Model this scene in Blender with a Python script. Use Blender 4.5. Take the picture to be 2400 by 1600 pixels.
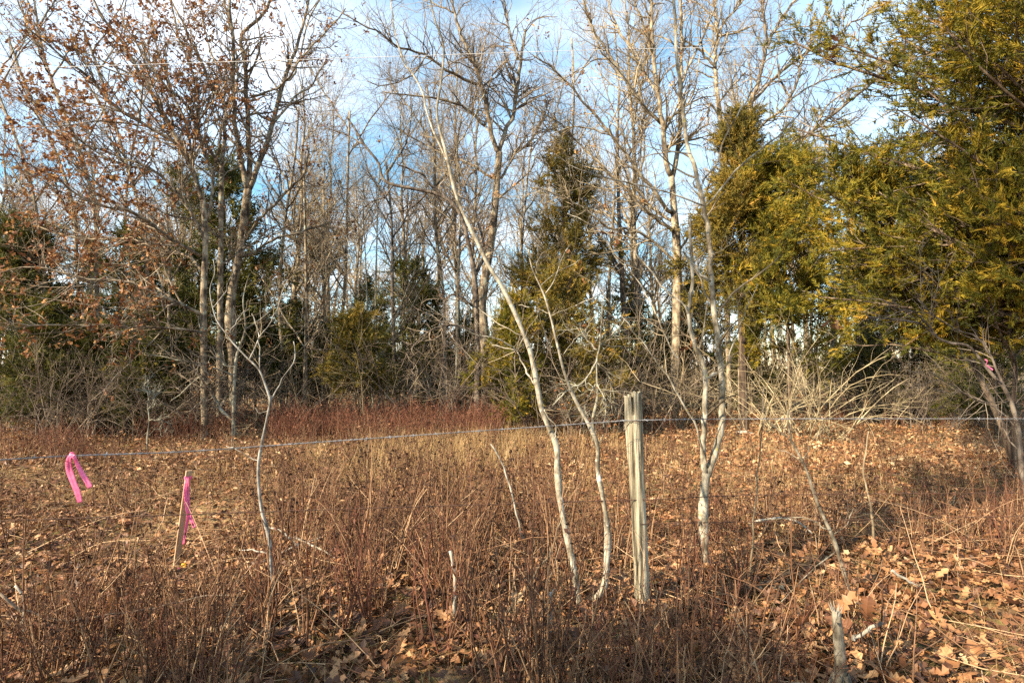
import bpy, math, random
import numpy as np

# ------------------------------------------------------------------ camera, sky, sun, exposure
scene = bpy.context.scene
for o in list(bpy.data.objects): bpy.data.objects.remove(o)
C = scene.collection
CAM_H = 1.5
FPX = 1333.0                      # focal length in pixels of the 2400 px wide photograph (20 mm lens)
PITCH = math.atan(60 / FPX)
cam_d = bpy.data.cameras.new('camera'); cam = bpy.data.objects.new('camera', cam_d); C.objects.link(cam)
cam_d.sensor_width = 36; cam_d.lens = 36 * FPX / 2400; cam_d.clip_end = 3000; cam_d.clip_start = 0.05
cam.location = (0, 0, CAM_H); cam.rotation_euler = (math.pi / 2 + PITCH, 0, 0)
scene.camera = cam

SUN_EL = 30.0
SUN_AZ = 56.0                     # light travels towards +x and +y, this many degrees away from +y
world = bpy.data.worlds.new('World'); scene.world = world; world.use_nodes = True
nt = world.node_tree; nt.nodes.clear()
def N(t, kind, **kw):
    n = t.nodes.new(kind)
    for k, v in kw.items():
        if k in n.bl_rna.properties: setattr(n, k, v)
        else: n.inputs[k].default_value = v
    return n
out = N(nt, 'ShaderNodeOutputWorld'); bg = N(nt, 'ShaderNodeBackground')
sky = N(nt, 'ShaderNodeTexSky', sky_type='NISHITA', sun_disc=False)
sky.sun_elevation = math.radians(SUN_EL)
sky.sun_rotation = math.radians(180 + SUN_AZ)
sky.air_density = 1.0; sky.dust_density = 0.25; sky.ozone_density = 1.3
tc = N(nt, 'ShaderNodeTexCoord'); sep = N(nt, 'ShaderNodeSeparateXYZ'); nt.links.new(tc.outputs['Generated'], sep.inputs[0])
mx = N(nt, 'ShaderNodeMath', operation='MAXIMUM'); mx.inputs[1].default_value = 0.10; nt.links.new(sep.outputs['Z'], mx.inputs[0])
dv = []
for a in 'XY':
    d = N(nt, 'ShaderNodeMath', operation='DIVIDE'); nt.links.new(sep.outputs[a], d.inputs[0]); nt.links.new(mx.outputs[0], d.inputs[1]); dv.append(d)
cmb = N(nt, 'ShaderNodeCombineXYZ'); nt.links.new(dv[0].outputs[0], cmb.inputs['X']); nt.links.new(dv[1].outputs[0], cmb.inputs['Y'])
cmb.inputs['Z'].default_value = 3.7
cn = N(nt, 'ShaderNodeTexNoise'); cn.inputs['Scale'].default_value = 0.55; cn.inputs['Detail'].default_value = 7; cn.inputs['Roughness'].default_value = 0.55; cn.inputs['Distortion'].default_value = 0.35
nt.links.new(cmb.outputs[0], cn.inputs['Vector'])
cr = N(nt, 'ShaderNodeValToRGB'); cr.color_ramp.elements[0].position = 0.40; cr.color_ramp.elements[1].position = 0.74
cr.color_ramp.elements[0].color = (0.05, 0.05, 0.05, 1)
nt.links.new(cn.outputs['Fac'], cr.inputs[0])
hs = N(nt, 'ShaderNodeHueSaturation'); hs.inputs['Hue'].default_value = 0.48; hs.inputs['Saturation'].default_value = 1.3; nt.links.new(sky.outputs[0], hs.inputs['Color'])
mixc = N(nt, 'ShaderNodeMix', data_type='RGBA'); nt.links.new(cr.outputs[0], mixc.inputs['Factor']); nt.links.new(hs.outputs[0], mixc.inputs['A'])
mixc.inputs['B'].default_value = (5.6, 5.9, 6.4, 1)
nt.links.new(mixc.outputs['Result'], bg.inputs['Color']); bg.inputs['Strength'].default_value = 0.105
nt.links.new(bg.outputs[0], out.inputs[0])

sun_d = bpy.data.lights.new('sun', 'SUN'); sun = bpy.data.objects.new('sun', sun_d); C.objects.link(sun)
sun_d.energy = 5.0; sun_d.angle = math.radians(0.6); sun_d.color = (1.0, 0.83, 0.60)
a, e = math.radians(SUN_AZ), math.radians(SUN_EL)
from mathutils import Vector
SUNDIR = Vector((math.sin(a) * math.cos(e), math.cos(a) * math.cos(e), -math.sin(e)))
sun.rotation_euler = SUNDIR.to_track_quat('-Z', 'Y').to_euler()
scene.view_settings.view_transform = 'Standard'; scene.view_settings.look = 'None'
scene.view_settings.exposure = 1.62; scene.view_settings.gamma = 1.0; scene.view_settings.use_curve_mapping = False
scene.cycles.use_denoising = False
scene.cycles.max_bounces = 5; scene.cycles.diffuse_bounces = 2; scene.cycles.glossy_bounces = 1; scene.cycles.transmission_bounces = 3
scene.cycles.caustics_reflective = False; scene.cycles.caustics_refractive = False

# ------------------------------------------------------------------ helpers
rng = np.random.default_rng(11); random.seed(11)
cp, sp_ = math.cos(PITCH), math.sin(PITCH)
def P(px, py, d):
    """the point at depth d (metres along +y) that the photograph's pixel px, py looks at"""
    u = (px - 1200) / FPX; v = (800 - py) / FPX
    y = cp - v * sp_; z = sp_ + v * cp
    return np.array((u * d / y, d, CAM_H + z * d / y))
def ground_depth(py):
    v = (800 - py) / FPX
    y = cp - v * sp_; z = sp_ + v * cp
    return CAM_H / max(-z / y, 1e-3)
def gz(x, y):
    x = np.asarray(x, float); y = np.asarray(y, float)
    h = 0.035 * np.sin(x * 1.3 + 0.7 * y) + 0.03 * np.sin(y * 1.9 - x * 0.6 + 1) + 0.02 * np.sin(x * 3.1 + 1.7) * np.sin(y * 2.7)
    return h * np.clip(1.4 - np.hypot(x, y) / 60, 0.3, 1)

def norm(v): return v / np.maximum(np.linalg.norm(v, axis=-1, keepdims=True), 1e-9)

class Mesh:
    """collects vertices, faces and a per-vertex tint, then builds one mesh"""
    def __init__(s): s.v = []; s.t = []; s.f = {}; s.n = 0
    def add(s, v, f, tint=0.5):
        v = np.asarray(v, float).reshape(-1, 3); f = np.asarray(f, int)
        s.v.append(v); s.t.append(np.broadcast_to(np.asarray(tint, float), (len(v),)))
        s.f.setdefault(f.shape[1], []).append(f + s.n); s.n += len(v)
        return s
    def tubes(s, pts, rad, k=5, tint=0.5, cap=False):
        """pts [B,n,3], rad [B,n]"""
        pts = np.asarray(pts, float); rad = np.asarray(rad, float)
        if pts.ndim == 2: pts = pts[None]; rad = rad[None]
        B, n = rad.shape
        if B == 0: return s
        T = norm(np.gradient(pts, axis=1))
        m = norm(pts[:, -1] - pts[:, 0])
        ref = np.where(np.abs(m[:, 2:3]) > 0.8, np.array([[1., 0.2, 0]]), np.array([[0.1, 0.1, 1.]]))
        U = norm(np.cross(T, np.repeat(ref[:, None], n, 1))); V = np.cross(T, U)
        an = np.arange(k) * 2 * math.pi / k
        ring = U[:, :, None] * np.cos(an)[None, None, :, None] + V[:, :, None] * np.sin(an)[None, None, :, None]
        v = pts[:, :, None] + ring * rad[:, :, None, None]
        i, j = np.meshgrid(np.arange(n - 1), np.arange(k), indexing='ij'); j2 = (j + 1) % k
        q = np.stack([i * k + j, i * k + j2, (i + 1) * k + j2, (i + 1) * k + j], -1).reshape(-1, 4)
        f = (q[None] + (np.arange(B) * n * k)[:, None, None]).reshape(-1, 4)
        t = np.repeat(np.broadcast_to(np.asarray(tint, float), (B,)), n * k)
        s.add(v.reshape(-1, 3), f, t)
        if cap:
            c = np.concatenate([np.arange(k)[None], ], 0)
            s.f.setdefault(k, []).append(s.n - B * n * k + (np.arange(B) * n * k)[:, None] + (n - 1) * k + c)
            s.f.setdefault(k, []).append(s.n - B * n * k + (np.arange(B) * n * k)[:, None] + c[:, ::-1])
        return s
    def scatter(s, tv, tf, pos, R, scale, tint):
        """template tv, tf at each pos with rotation R [N,3,3], scale [N] or [N,3]"""
        sc = np.asarray(scale, float); sc = sc[:, None] if sc.ndim == 1 else sc
        v = np.einsum('nij,nvj->nvi', R, tv[None] * sc[:, None, :]) + pos[:, None]
        f = (tf[None] + (np.arange(len(pos)) * len(tv))[:, None, None]).reshape(-1, tf.shape[1])
        return s.add(v.reshape(-1, 3), f, np.repeat(tint, len(tv)))
    def mesh(s, name, mat, origin=(0, 0, 0), smooth=True):
        v = np.concatenate(s.v) - np.asarray(origin)[None]; t = np.concatenate(s.t)
        me = bpy.data.meshes.new(name)
        me.vertices.add(len(v)); me.vertices.foreach_set('co', v.astype(np.float32).ravel())
        li = []; ls = []; c = 0
        for k, fs in s.f.items():
            f = np.concatenate(fs); li.append(f.ravel()); ls.append(c + np.arange(len(f)) * k); c += f.size
        li = np.concatenate(li); ls = np.concatenate(ls)
        me.loops.add(len(li)); me.loops.foreach_set('vertex_index', li.astype(np.int32))
        me.polygons.add(len(ls)); me.polygons.foreach_set('loop_start', ls.astype(np.int32))
        me.polygons.foreach_set('use_smooth', np.full(len(ls), smooth))
        me.update(calc_edges=True)
        at = me.attributes.new('tint', 'FLOAT', 'POINT'); at.data.foreach_set('value', t.astype(np.float32))
        me.materials.append(mat)
        return me
    def build(s, name, mat, parent=None, origin=(0, 0, 0), smooth=True, kind=None):
        o = bpy.data.objects.new(name, s.mesh(name, mat, origin, smooth)); C.objects.link(o)
        if parent is not None: o.parent = parent
        elif any(origin): o.location = origin
        if kind: o['kind'] = kind
        return o

def thing(name, label, cat, loc=(0, 0, 0), group=None):
    o = bpy.data.objects.new(name, None); C.objects.link(o); o.location = loc; o.empty_display_size = 0.2
    return tag(o, label, cat, group)
def tag(o, label, cat, group=None, kind=None):
    o['label'] = label; o['category'] = cat
    if group: o['group'] = group
    if kind: o['kind'] = kind
    return o
def copy_tree(o, parent=None):
    c = o.copy(); C.objects.link(c)
    if parent is not None: c.parent = parent
    for ch in list(o.children): copy_tree(ch, c)
    return c

def rot_from(zdir, xdir=None, r=rng):
    """rotation matrices whose local x follows zdir (a direction [N,3]) with random roll"""
    X = norm(zdir); a = r.normal(size=X.shape); Y = norm(np.cross(a, X)); Z = np.cross(X, Y)
    return np.stack([X, Y, Z], -1)
def rot_up(n, tilt, r=rng):
    """local z up with random tilt and random spin"""
    up = norm(np.concatenate([r.normal(size=(n, 2)) * tilt, np.ones((n, 1))], 1))
    a = r.uniform(0, 2 * math.pi, n); h = np.stack([np.cos(a), np.sin(a), np.zeros(n)], -1)
    Y = norm(np.cross(up, h)); X = np.cross(Y, up)
    return np.stack([X, Y, up], -1)

def smooth_line(pts, m, jit=0.0, r=rng):
    """Catmull-Rom through pts ([n,3] or more columns) resampled to m points"""
    p = np.asarray(pts, float)
    if len(p) == 2: t = np.linspace(0, 1, m)[:, None]; q = p[0] * (1 - t) + p[1] * t
    else:
        L = np.concatenate([[0], np.cumsum(np.linalg.norm(np.diff(p[:, :3], axis=0), axis=1))]); u = np.linspace(0, L[-1], m)
        i = np.clip(np.searchsorted(L, u, side='right') - 1, 0, len(p) - 2); t = ((u - L[i]) / (L[i + 1] - L[i]))[:, None]
        p0 = p[np.maximum(i - 1, 0)]; p1 = p[i]; p2 = p[i + 1]; p3 = p[np.minimum(i + 2, len(p) - 1)]
        q = 0.5 * (2 * p1 + (p2 - p0) * t + (2 * p0 - 5 * p1 + 4 * p2 - p3) * t ** 2 + (3 * p1 - p0 - 3 * p2 + p3) * t ** 3)
    if jit: q[1:-1, :3] += r.normal(size=(m - 2, 3)) * jit
    return q

def spawn(par, n, length, angle=(35, 70), t=(0.2, 1.0), seg=4, wig=0.18, up=0.1, ratio=0.6, tip=0.3, rcap=1.0, rmin=0.002, r=rng, droop=0.0):
    """n children on the branches par = list of (pts [B,k,3], rad [B,k]); lengths drawn from the range length"""
    allp = [(a, b) for a, b in par]
    w = np.concatenate([np.linalg.norm(np.diff(a, axis=1), axis=2).sum(1) for a, _ in allp]) + 0.05
    src = np.concatenate([np.full(len(a), i) for i, (a, _) in enumerate(allp)]); loc = np.concatenate([np.arange(len(a)) for a, _ in allp])
    pick = r.choice(len(w), n, p=w / w.sum()); tt = r.uniform(t[0], t[1], n)
    pos = np.zeros((n, 3)); tan = np.zeros((n, 3)); pr = np.zeros(n)
    for i, (a, b) in enumerate(allp):
        m = np.where(src[pick] == i)[0]
        if not len(m): continue
        bi = loc[pick[m]]; k = a.shape[1]; f = tt[m] * (k - 1); i0 = np.minimum(f.astype(int), k - 2); fr = (f - i0)
        A = a[bi, i0]; B = a[bi, i0 + 1]; pos[m] = A + (B - A) * fr[:, None]; tan[m] = norm(B - A)
        pr[m] = b[bi, i0] * (1 - fr) + b[bi, i0 + 1] * fr
    ang = np.radians(r.uniform(angle[0], angle[1], n)); rv = r.normal(size=(n, 3)); per = norm(np.cross(tan, rv))
    d = tan * np.cos(ang)[:, None] + per * np.sin(ang)[:, None]; d[:, 2] += up; d = norm(d)
    L = r.uniform(length[0], length[1], n) * (1.15 - 0.55 * tt)
    pts = [pos]; cur = pos
    for s in range(seg):
        d = d + r.normal(size=(n, 3)) * wig; d[:, 2] += up * 0.4 - droop * (s + 1) / seg; d = norm(d)
        cur = cur + d * (L / seg)[:, None]; pts.append(cur)
    pts = np.stack(pts, 1)
    r0 = np.clip(pr * ratio, rmin, rcap); prof = np.linspace(1, tip, seg + 1)
    return pts, np.maximum(r0[:, None] * prof[None], rmin * 0.6)

# ------------------------------------------------------------------ materials
def mat_new(name):
    m = bpy.data.materials.new(name); m.use_nodes = True; t = m.node_tree
    return m, t, t.nodes['Principled BSDF']
def ramp(t, stops):
    n = N(t, 'ShaderNodeValToRGB'); el = n.color_ramp.elements
    while len(el) < len(stops): el.new(0.5)
    for e_, (p, c) in zip(el, stops): e_.position = p; e_.color = (*c, 1)
    return n
def mat_bark(name, dark, mid, pale, zs=0.25, scale=22, lichen=None, bump=0.6, patch=(0.41, 0.5, 0.58), rough=0.9):
    m, t, b = mat_new(name); L = t.links.new
    co = N(t, 'ShaderNodeTexCoord'); mp = N(t, 'ShaderNodeMapping'); mp.inputs['Scale'].default_value = (1, 1, zs); L(co.outputs['Object'], mp.inputs[0])
    n1 = N(t, 'ShaderNodeTexNoise', Scale=scale, Detail=6, Roughness=0.65); L(mp.outputs[0], n1.inputs['Vector'])
    n2 = N(t, 'ShaderNodeTexNoise', Scale=scale * 0.22, Detail=3); L(mp.outputs[0] if zs < 0.1 else co.outputs['Object'], n2.inputs['Vector'])
    r1 = ramp(t, [(patch[0], dark), (patch[1], mid), (patch[2], pale)]); 
    ad = N(t, 'ShaderNodeMath', operation='MULTIPLY_ADD'); ad.inputs[1].default_value = 0.55; L(n2.outputs['Fac'], ad.inputs[0])
    sb = N(t, 'ShaderNodeMath', operation='MULTIPLY'); sb.inputs[1].default_value = 0.45; L(n1.outputs['Fac'], sb.inputs[0]); L(sb.outputs[0], ad.inputs[2]); L(ad.outputs[0], r1.inputs[0])
    col = r1.outputs[0]
    if lichen:
        n3 = N(t, 'ShaderNodeTexNoise', Scale=lichen[1], Detail=4, Roughness=0.7); L(co.outputs['Object'], n3.inputs['Vector'])
        r3 = ramp(t, [(lichen[2], (0, 0, 0)), (lichen[2] + 0.06, (1, 1, 1))]); L(n3.outputs['Fac'], r3.inputs[0])
        mxn = N(t, 'ShaderNodeMix', data_type='RGBA'); L(r3.outputs[0], mxn.inputs['Factor']); L(col, mxn.inputs['A']); mxn.inputs['B'].default_value = (*lichen[0], 1); col = mxn.outputs['Result']
    L(col, b.inputs['Base Color']); b.inputs['Roughness'].default_value = rough; b.inputs['Specular IOR Level'].default_value = 0.2
    bp = N(t, 'ShaderNodeBump'); bp.inputs['Strength'].default_value = bump; bp.inputs['Distance'].default_value = 0.012; L(n1.outputs['Fac'], bp.inputs['Height']); L(bp.outputs[0], b.inputs['Normal'])
    return m
def mat_tint(name, stops, transl=0.0, rough=0.75, noise=None, spec=0.2):
    """colour picked by the per-piece tint attribute, with an optional broad variation from place to place"""
    m, t, b = mat_new(name); L = t.links.new
    at = N(t, 'ShaderNodeAttribute', attribute_name='tint'); r = ramp(t, stops); f = at.outputs['Fac']
    if noise:
        co = N(t, 'ShaderNodeTexCoord'); n1 = N(t, 'ShaderNodeTexNoise', Scale=noise[0], Detail=3); L(co.outputs['Object'], n1.inputs['Vector'])
        s1 = N(t, 'ShaderNodeMath', operation='SUBTRACT'); s1.inputs[1].default_value = 0.5; L(n1.outputs['Fac'], s1.inputs[0])
        m1 = N(t, 'ShaderNodeMath', operation='MULTIPLY_ADD'); m1.inputs[1].default_value = noise[1]; L(s1.outputs[0], m1.inputs[0]); L(f, m1.inputs[2]); f = m1.outputs[0]
    L(f, r.inputs[0]); L(r.outputs[0], b.inputs['Base Color']); b.inputs['Roughness'].default_value = rough; b.inputs['Specular IOR Level'].default_value = spec
    if transl:
        tr = N(t, 'ShaderNodeBsdfTranslucent'); L(r.outputs[0], tr.inputs[0]); mxs = N(t, 'ShaderNodeMixShader'); mxs.inputs[0].default_value = transl
        L(b.outputs[0], mxs.inputs[1]); L(tr.outputs[0], mxs.inputs[2]); L(mxs.outputs[0], t.nodes['Material Output'].inputs['Surface'])
    return m
M_OAK = mat_bark('grey_oak_bark', (0.045, 0.034, 0.024), (0.155, 0.118, 0.08), (0.30, 0.245, 0.17), 0.16, 26, ((0.30, 0.31, 0.23), 7, 0.58), 0.9)
M_TAN = mat_bark('tan_oak_bark', (0.065, 0.05, 0.034), (0.21, 0.165, 0.11), (0.36, 0.30, 0.21), 0.16, 26, ((0.34, 0.34, 0.25), 7, 0.6), 0.9)
M_DARK = mat_bark('dark_bark', (0.03, 0.024, 0.02), (0.09, 0.07, 0.055), (0.17, 0.14, 0.11), 0.12, 30, ((0.24, 0.24, 0.17), 8, 0.64), 0.9)
M_PALE = mat_bark('pale_sapling_bark', (0.10, 0.085, 0.06), (0.25, 0.22, 0.165), (0.40, 0.37, 0.30), 0.7, 34, ((0.66, 0.63, 0.56), 11, 0.60), 0.5)
M_YOLK = mat_bark('lichened_sapling_bark', (0.08, 0.066, 0.046), (0.23, 0.20, 0.145), (0.42, 0.38, 0.30), 0.4, 34, ((0.34, 0.28, 0.07), 14, 0.63), 0.6)
M_GREYS = mat_bark('grey_sapling_bark', (0.08, 0.07, 0.058), (0.20, 0.185, 0.16), (0.33, 0.315, 0.28), 0.5, 38, ((0.45, 0.45, 0.42), 12, 0.60), 0.5)
M_OLD = mat_bark('old_grey_stem_bark', (0.05, 0.042, 0.03), (0.13, 0.11, 0.08), (0.24, 0.21, 0.16), 0.4, 40, None, 0.5)
M_TWIG = mat_bark('grey_twig_bark', (0.08, 0.06, 0.043), (0.18, 0.14, 0.098), (0.31, 0.25, 0.18), 1, 6, None, 0)
M_TWIGT = mat_bark('tan_twig_bark', (0.09, 0.068, 0.045), (0.22, 0.17, 0.105), (0.38, 0.31, 0.20), 1, 6, None, 0)
M_ARCH = mat_bark('pale_arching_bark', (0.16, 0.125, 0.075), (0.32, 0.26, 0.155), (0.46, 0.39, 0.25), 1, 6, None, 0)
M_TWIGD = mat_bark('brown_twig_bark', (0.07, 0.05, 0.04), (0.15, 0.115, 0.085), (0.26, 0.21, 0.155), 1, 6, None, 0)
M_CBARK = mat_bark('cedar_bark', (0.035, 0.024, 0.018), (0.095, 0.068, 0.048), (0.20, 0.15, 0.105), 0.06, 40, None, 0.8)
M_DEADW = mat_bark('dead_grey_wood', (0.10, 0.085, 0.068), (0.25, 0.225, 0.18), (0.42, 0.39, 0.33), 0.15, 40, None, 0.5)
M_LICH = mat_bark('lichen_crusted_bark', (0.06, 0.05, 0.038), (0.17, 0.155, 0.115), (0.32, 0.31, 0.24), 1, 14, None, 0.5)
M_STEM = mat_tint('shrub_stem', [(0, (0.04, 0.02, 0.013)), (0.35, (0.105, 0.05, 0.028)), (0.7, (0.23, 0.125, 0.065)), (1, (0.44, 0.30, 0.175))])
M_RSTEM = mat_tint('red_shrub', [(0, (0.075, 0.03, 0.02)), (0.4, (0.17, 0.068, 0.042)), (0.75, (0.26, 0.125, 0.07)), (1, (0.40, 0.24, 0.13))], 0.15)
M_LEAF = mat_tint('fallen_leaf', [(0, (0.045, 0.02, 0.011)), (0.3, (0.145, 0.062, 0.028)), (0.6, (0.285, 0.135, 0.057)), (0.85, (0.41, 0.23, 0.105)), (1, (0.50, 0.36, 0.21))], 0.12, 0.55, (0.7, 0.55), 0.35)
M_TLEAF = mat_tint('clinging_oak_leaf', [(0, (0.075, 0.03, 0.016)), (0.4, (0.18, 0.075, 0.032)), (0.75, (0.34, 0.165, 0.06)), (1, (0.50, 0.29, 0.11))], 0.3, 0.55, (0.5, 0.5))
M_STRAW = mat_tint('dry_grass', [(0, (0.17, 0.10, 0.05)), (0.4, (0.33, 0.21, 0.095)), (0.8, (0.48, 0.325, 0.15)), (1, (0.56, 0.43, 0.24))], 0.2)
CED = [(0, (0.035, 0.042, 0.010)), (0.3, (0.105, 0.105, 0.014)), (0.55, (0.22, 0.178, 0.018)), (0.8, (0.36, 0.235, 0.024)), (1, (0.47, 0.27, 0.035))]
M_CED = mat_tint('cedar_foliage', CED, 0.28, 0.7, (1.1, 0.9))
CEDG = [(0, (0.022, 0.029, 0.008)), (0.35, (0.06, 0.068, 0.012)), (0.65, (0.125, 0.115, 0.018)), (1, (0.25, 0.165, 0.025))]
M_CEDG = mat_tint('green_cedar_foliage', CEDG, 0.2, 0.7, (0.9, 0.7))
CEDB = [(0, (0.045, 0.044, 0.013)), (0.35, (0.125, 0.105, 0.02)), (0.65, (0.235, 0.165, 0.026)), (1, (0.36, 0.21, 0.04))]
M_CEDB = mat_tint('bronze_cedar_foliage', CEDB, 0.2, 0.7, (0.9, 0.8))

def mat_ground():
    m, t, b = mat_new('leafy_soil'); L = t.links.new
    co = N(t, 'ShaderNodeTexCoord')
    n1 = N(t, 'ShaderNodeTexNoise', Scale=9, Detail=9, Roughness=0.7); n2 = N(t, 'ShaderNodeTexVoronoi', Scale=13); n3 = N(t, 'ShaderNodeTexNoise', Scale=0.5, Detail=3)
    for n in (n1, n2, n3): L(co.outputs['Object'], n.inputs['Vector'])
    r1 = ramp(t, [(0.3, (0.045, 0.026, 0.015)), (0.5, (0.17, 0.095, 0.046)), (0.7, (0.36, 0.22, 0.105))]); L(n1.outputs['Fac'], r1.inputs[0])
    mxn = N(t, 'ShaderNodeMix', data_type='RGBA', blend_type='MULTIPLY'); mxn.inputs['Factor'].default_value = 0.45; L(r1.outputs[0], mxn.inputs['A']); L(n2.outputs['Color'], mxn.inputs['B'])
    r3 = ramp(t, [(0.42, (0, 0, 0)), (0.62, (0.7, 0.7, 0.7))]); L(n3.outputs['Fac'], r3.inputs[0])
    mx2 = N(t, 'ShaderNodeMix', data_type='RGBA'); L(r3.outputs[0], mx2.inputs['Factor']); L(mxn.outputs['Result'], mx2.inputs['A']); mx2.inputs['B'].default_value = (0.33, 0.22, 0.11, 1)
    L(mx2.outputs['Result'], b.inputs['Base Color']); b.inputs['Roughness'].default_value = 0.95; b.inputs['Specular IOR Level'].default_value = 0.1
    bp = N(t, 'ShaderNodeBump'); bp.inputs['Strength'].default_value = 1; bp.inputs['Distance'].default_value = 0.03; L(n1.outputs['Fac'], bp.inputs['Height']); L(bp.outputs[0], b.inputs['Normal'])
    return m
def mat_plain(name, col, rough=0.5, metal=0.0, noise=None):
    m, t, b = mat_new(name); L = t.links.new
    b.inputs['Roughness'].default_value = rough; b.inputs['Metallic'].default_value = metal
    if noise:
        co = N(t, 'ShaderNodeTexCoord'); n1 = N(t, 'ShaderNodeTexNoise', Scale=noise[0], Detail=4); L(co.outputs['Object'], n1.inputs['Vector'])
        r = ramp(t, [(0.35, noise[1]), (0.65, col)]); L(n1.outputs['Fac'], r.inputs[0]); L(r.outputs[0], b.inputs['Base Color'])
    else: b.inputs['Base Color'].default_value = (*col, 1)
    return m
M_GROUND = mat_ground()
M_WIRE = mat_plain('galvanised_wire', (0.36, 0.36, 0.37), 0.5, 0.35, (9, (0.17, 0.16, 0.155)))
M_RUST = mat_plain('rusty_wire', (0.10, 0.045, 0.025), 0.85, 0.1, (20, (0.05, 0.028, 0.02)))
M_LINE = mat_plain('overhead_line', (0.72, 0.72, 0.70), 0.5, 0.0, (1.5, (0.5, 0.5, 0.5)))
def mat_tape():
    m, t, b = mat_new('pink_flagging_tape'); L = t.links.new
    co = N(t, 'ShaderNodeTexCoord'); n1 = N(t, 'ShaderNodeTexNoise', Scale=60, Detail=2); L(co.outputs['Object'], n1.inputs['Vector'])
    r = ramp(t, [(0.35, (0.92, 0.16, 0.34)), (0.65, (0.98, 0.25, 0.45))]); L(n1.outputs['Fac'], r.inputs[0]); L(r.outputs[0], b.inputs['Base Color']); b.inputs['Roughness'].default_value = 0.42
    tr = N(t, 'ShaderNodeBsdfTranslucent'); L(r.outputs[0], tr.inputs[0]); mxs = N(t, 'ShaderNodeMixShader'); mxs.inputs[0].default_value = 0.3
    L(b.outputs[0], mxs.inputs[1]); L(tr.outputs[0], mxs.inputs[2]); L(mxs.outputs[0], t.nodes['Material Output'].inputs['Surface'])
    return m
M_TAPE = mat_tape()
M_YEL = mat_plain('yellow_plastic', (0.80, 0.50, 0.02), 0.4, 0, (40, (0.70, 0.36, 0.02)))
M_POST = mat_bark('weathered_post_wood', (0.05, 0.04, 0.028), (0.215, 0.185, 0.125), (0.40, 0.36, 0.265), 0.03, 95, ((0.24, 0.23, 0.13), 7, 0.66), 1.0, (0.41, 0.485, 0.56))
M_STAKE = mat_bark('sawn_stake_wood', (0.27, 0.165, 0.09), (0.37, 0.235, 0.135), (0.46, 0.31, 0.19), 0.03, 90, None, 0.3)

# ------------------------------------------------------------------ ground
def build_ground():
    def axis(near, far, step, g):
        a = [0.0]
        while a[-1] < far: a.append(a[-1] + (step if a[-1] < near else min(step * (1 + (a[-1] - near) * g), 40)))
        return np.array(a)
    xs = axis(5, 420, 0.10, 0.6); xs = np.concatenate([-xs[:0:-1], xs]); ys = np.concatenate([-axis(2, 300, 0.3, 0.6)[:0:-1], axis(9, 600, 0.10, 0.5)])
    X, Y = np.meshgrid(xs, ys); Z = gz(X, Y) + np.where(np.hypot(X, Y) < 25, rng.normal(size=X.shape) * 0.006, 0)
    ny, nx = X.shape; i, j = np.meshgrid(np.arange(ny - 1), np.arange(nx - 1), indexing='ij')
    q = np.stack([i * nx + j, i * nx + j + 1, (i + 1) * nx + j + 1, (i + 1) * nx + j], -1).reshape(-1, 4)
    o = Mesh().add(np.stack([X, Y, Z], -1), q).build('ground', M_GROUND)
    o['kind'] = 'structure'; return o
ground = build_ground()

# ------------------------------------------------------------------ leaves
def oak_leaf(lobes=4, curl=0.25, fold=0.25, seed=0, fine=True):
    """a lobed leaf of unit length along x: outline fanned to a midrib"""
    r = np.random.default_rng(seed); n = lobes * 2 + 1; ts = np.linspace(0.06, 0.94, n); w = []
    for k, t in enumerate(ts):
        env = 0.235 * math.sin(math.pi * (0.12 + 0.80 * t)) ** 0.8
        w.append(env * ((1.05 if k % 2 else 0.45) + r.uniform(-0.12, 0.12)))
    w = np.array(w); v = []
    mid = np.stack([np.concatenate([[0], ts, [1]]), np.zeros(n + 2), np.zeros(n + 2)], -1)
    L = np.stack([ts + np.where(np.arange(n) % 2, 0.05, 0), w, np.zeros(n)], -1); R = L * [1, -1, 1]; R[:, 1] *= r.uniform(0.8, 1.1)
    v = np.concatenate([mid, L, R]); f = []
    a = n + 2; b = a + n
    for k in range(n - 1):
        f += [(k + 1, k + 2, a + k + 1, a + k), (k + 2, k + 1, b + k, b + k + 1)]
    f3 = [(0, 1, a), (1, 0, b), (n, n + 1, a + n - 1), (n + 1, n, b + n - 1)]
    x, y = v[:, 0].copy(), v[:, 1].copy()
    v[:, 2] = fold * np.abs(y) + curl * ((x - 0.5) ** 2) * r.uniform(0.5, 1.4) + 0.06 * np.sin(x * 9 + seed) * np.sign(y) * np.abs(y) * 3 + 0.9 * curl * y * (x - 0.4)
    f = [list(q) for q in f] ; tri = [(q[0], q[1], q[2]) for q in f] + [(q[0], q[2], q[3]) for q in f] + f3
    return v - [0.5, 0, 0], np.array(tri)
LEAVES = [oak_leaf(3 + s % 2, rng.uniform(-0.7, 1.1), rng.uniform(-0.15, 0.7), s) for s in range(12)]
def small_leaf(seed):
    r = np.random.default_rng(seed); v = np.array([(-0.5, 0, 0), (-0.15, 0.2, 0.1), (0.1, 0.10, 0.03), (0.25, 0.24, 0.12), (0.5, 0, 0.16), (0.2, -0.25, 0.1), (0.02, -0.1, 0.02), (-0.2, -0.2, 0.12), (0, 0, 0)])
    v[:, 2] *= r.uniform(-0.5, 2.2); v[:, 1] *= r.uniform(0.7, 1.2); v[:, :2] += r.normal(size=(9, 2)) * 0.03
    return v, np.array([(8, 0, 1), (8, 1, 2), (8, 2, 3), (8, 3, 4), (8, 4, 5), (8, 5, 6), (8, 6, 7), (8, 7, 0)])
SLEAF = [small_leaf(s) for s in range(6)]
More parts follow.
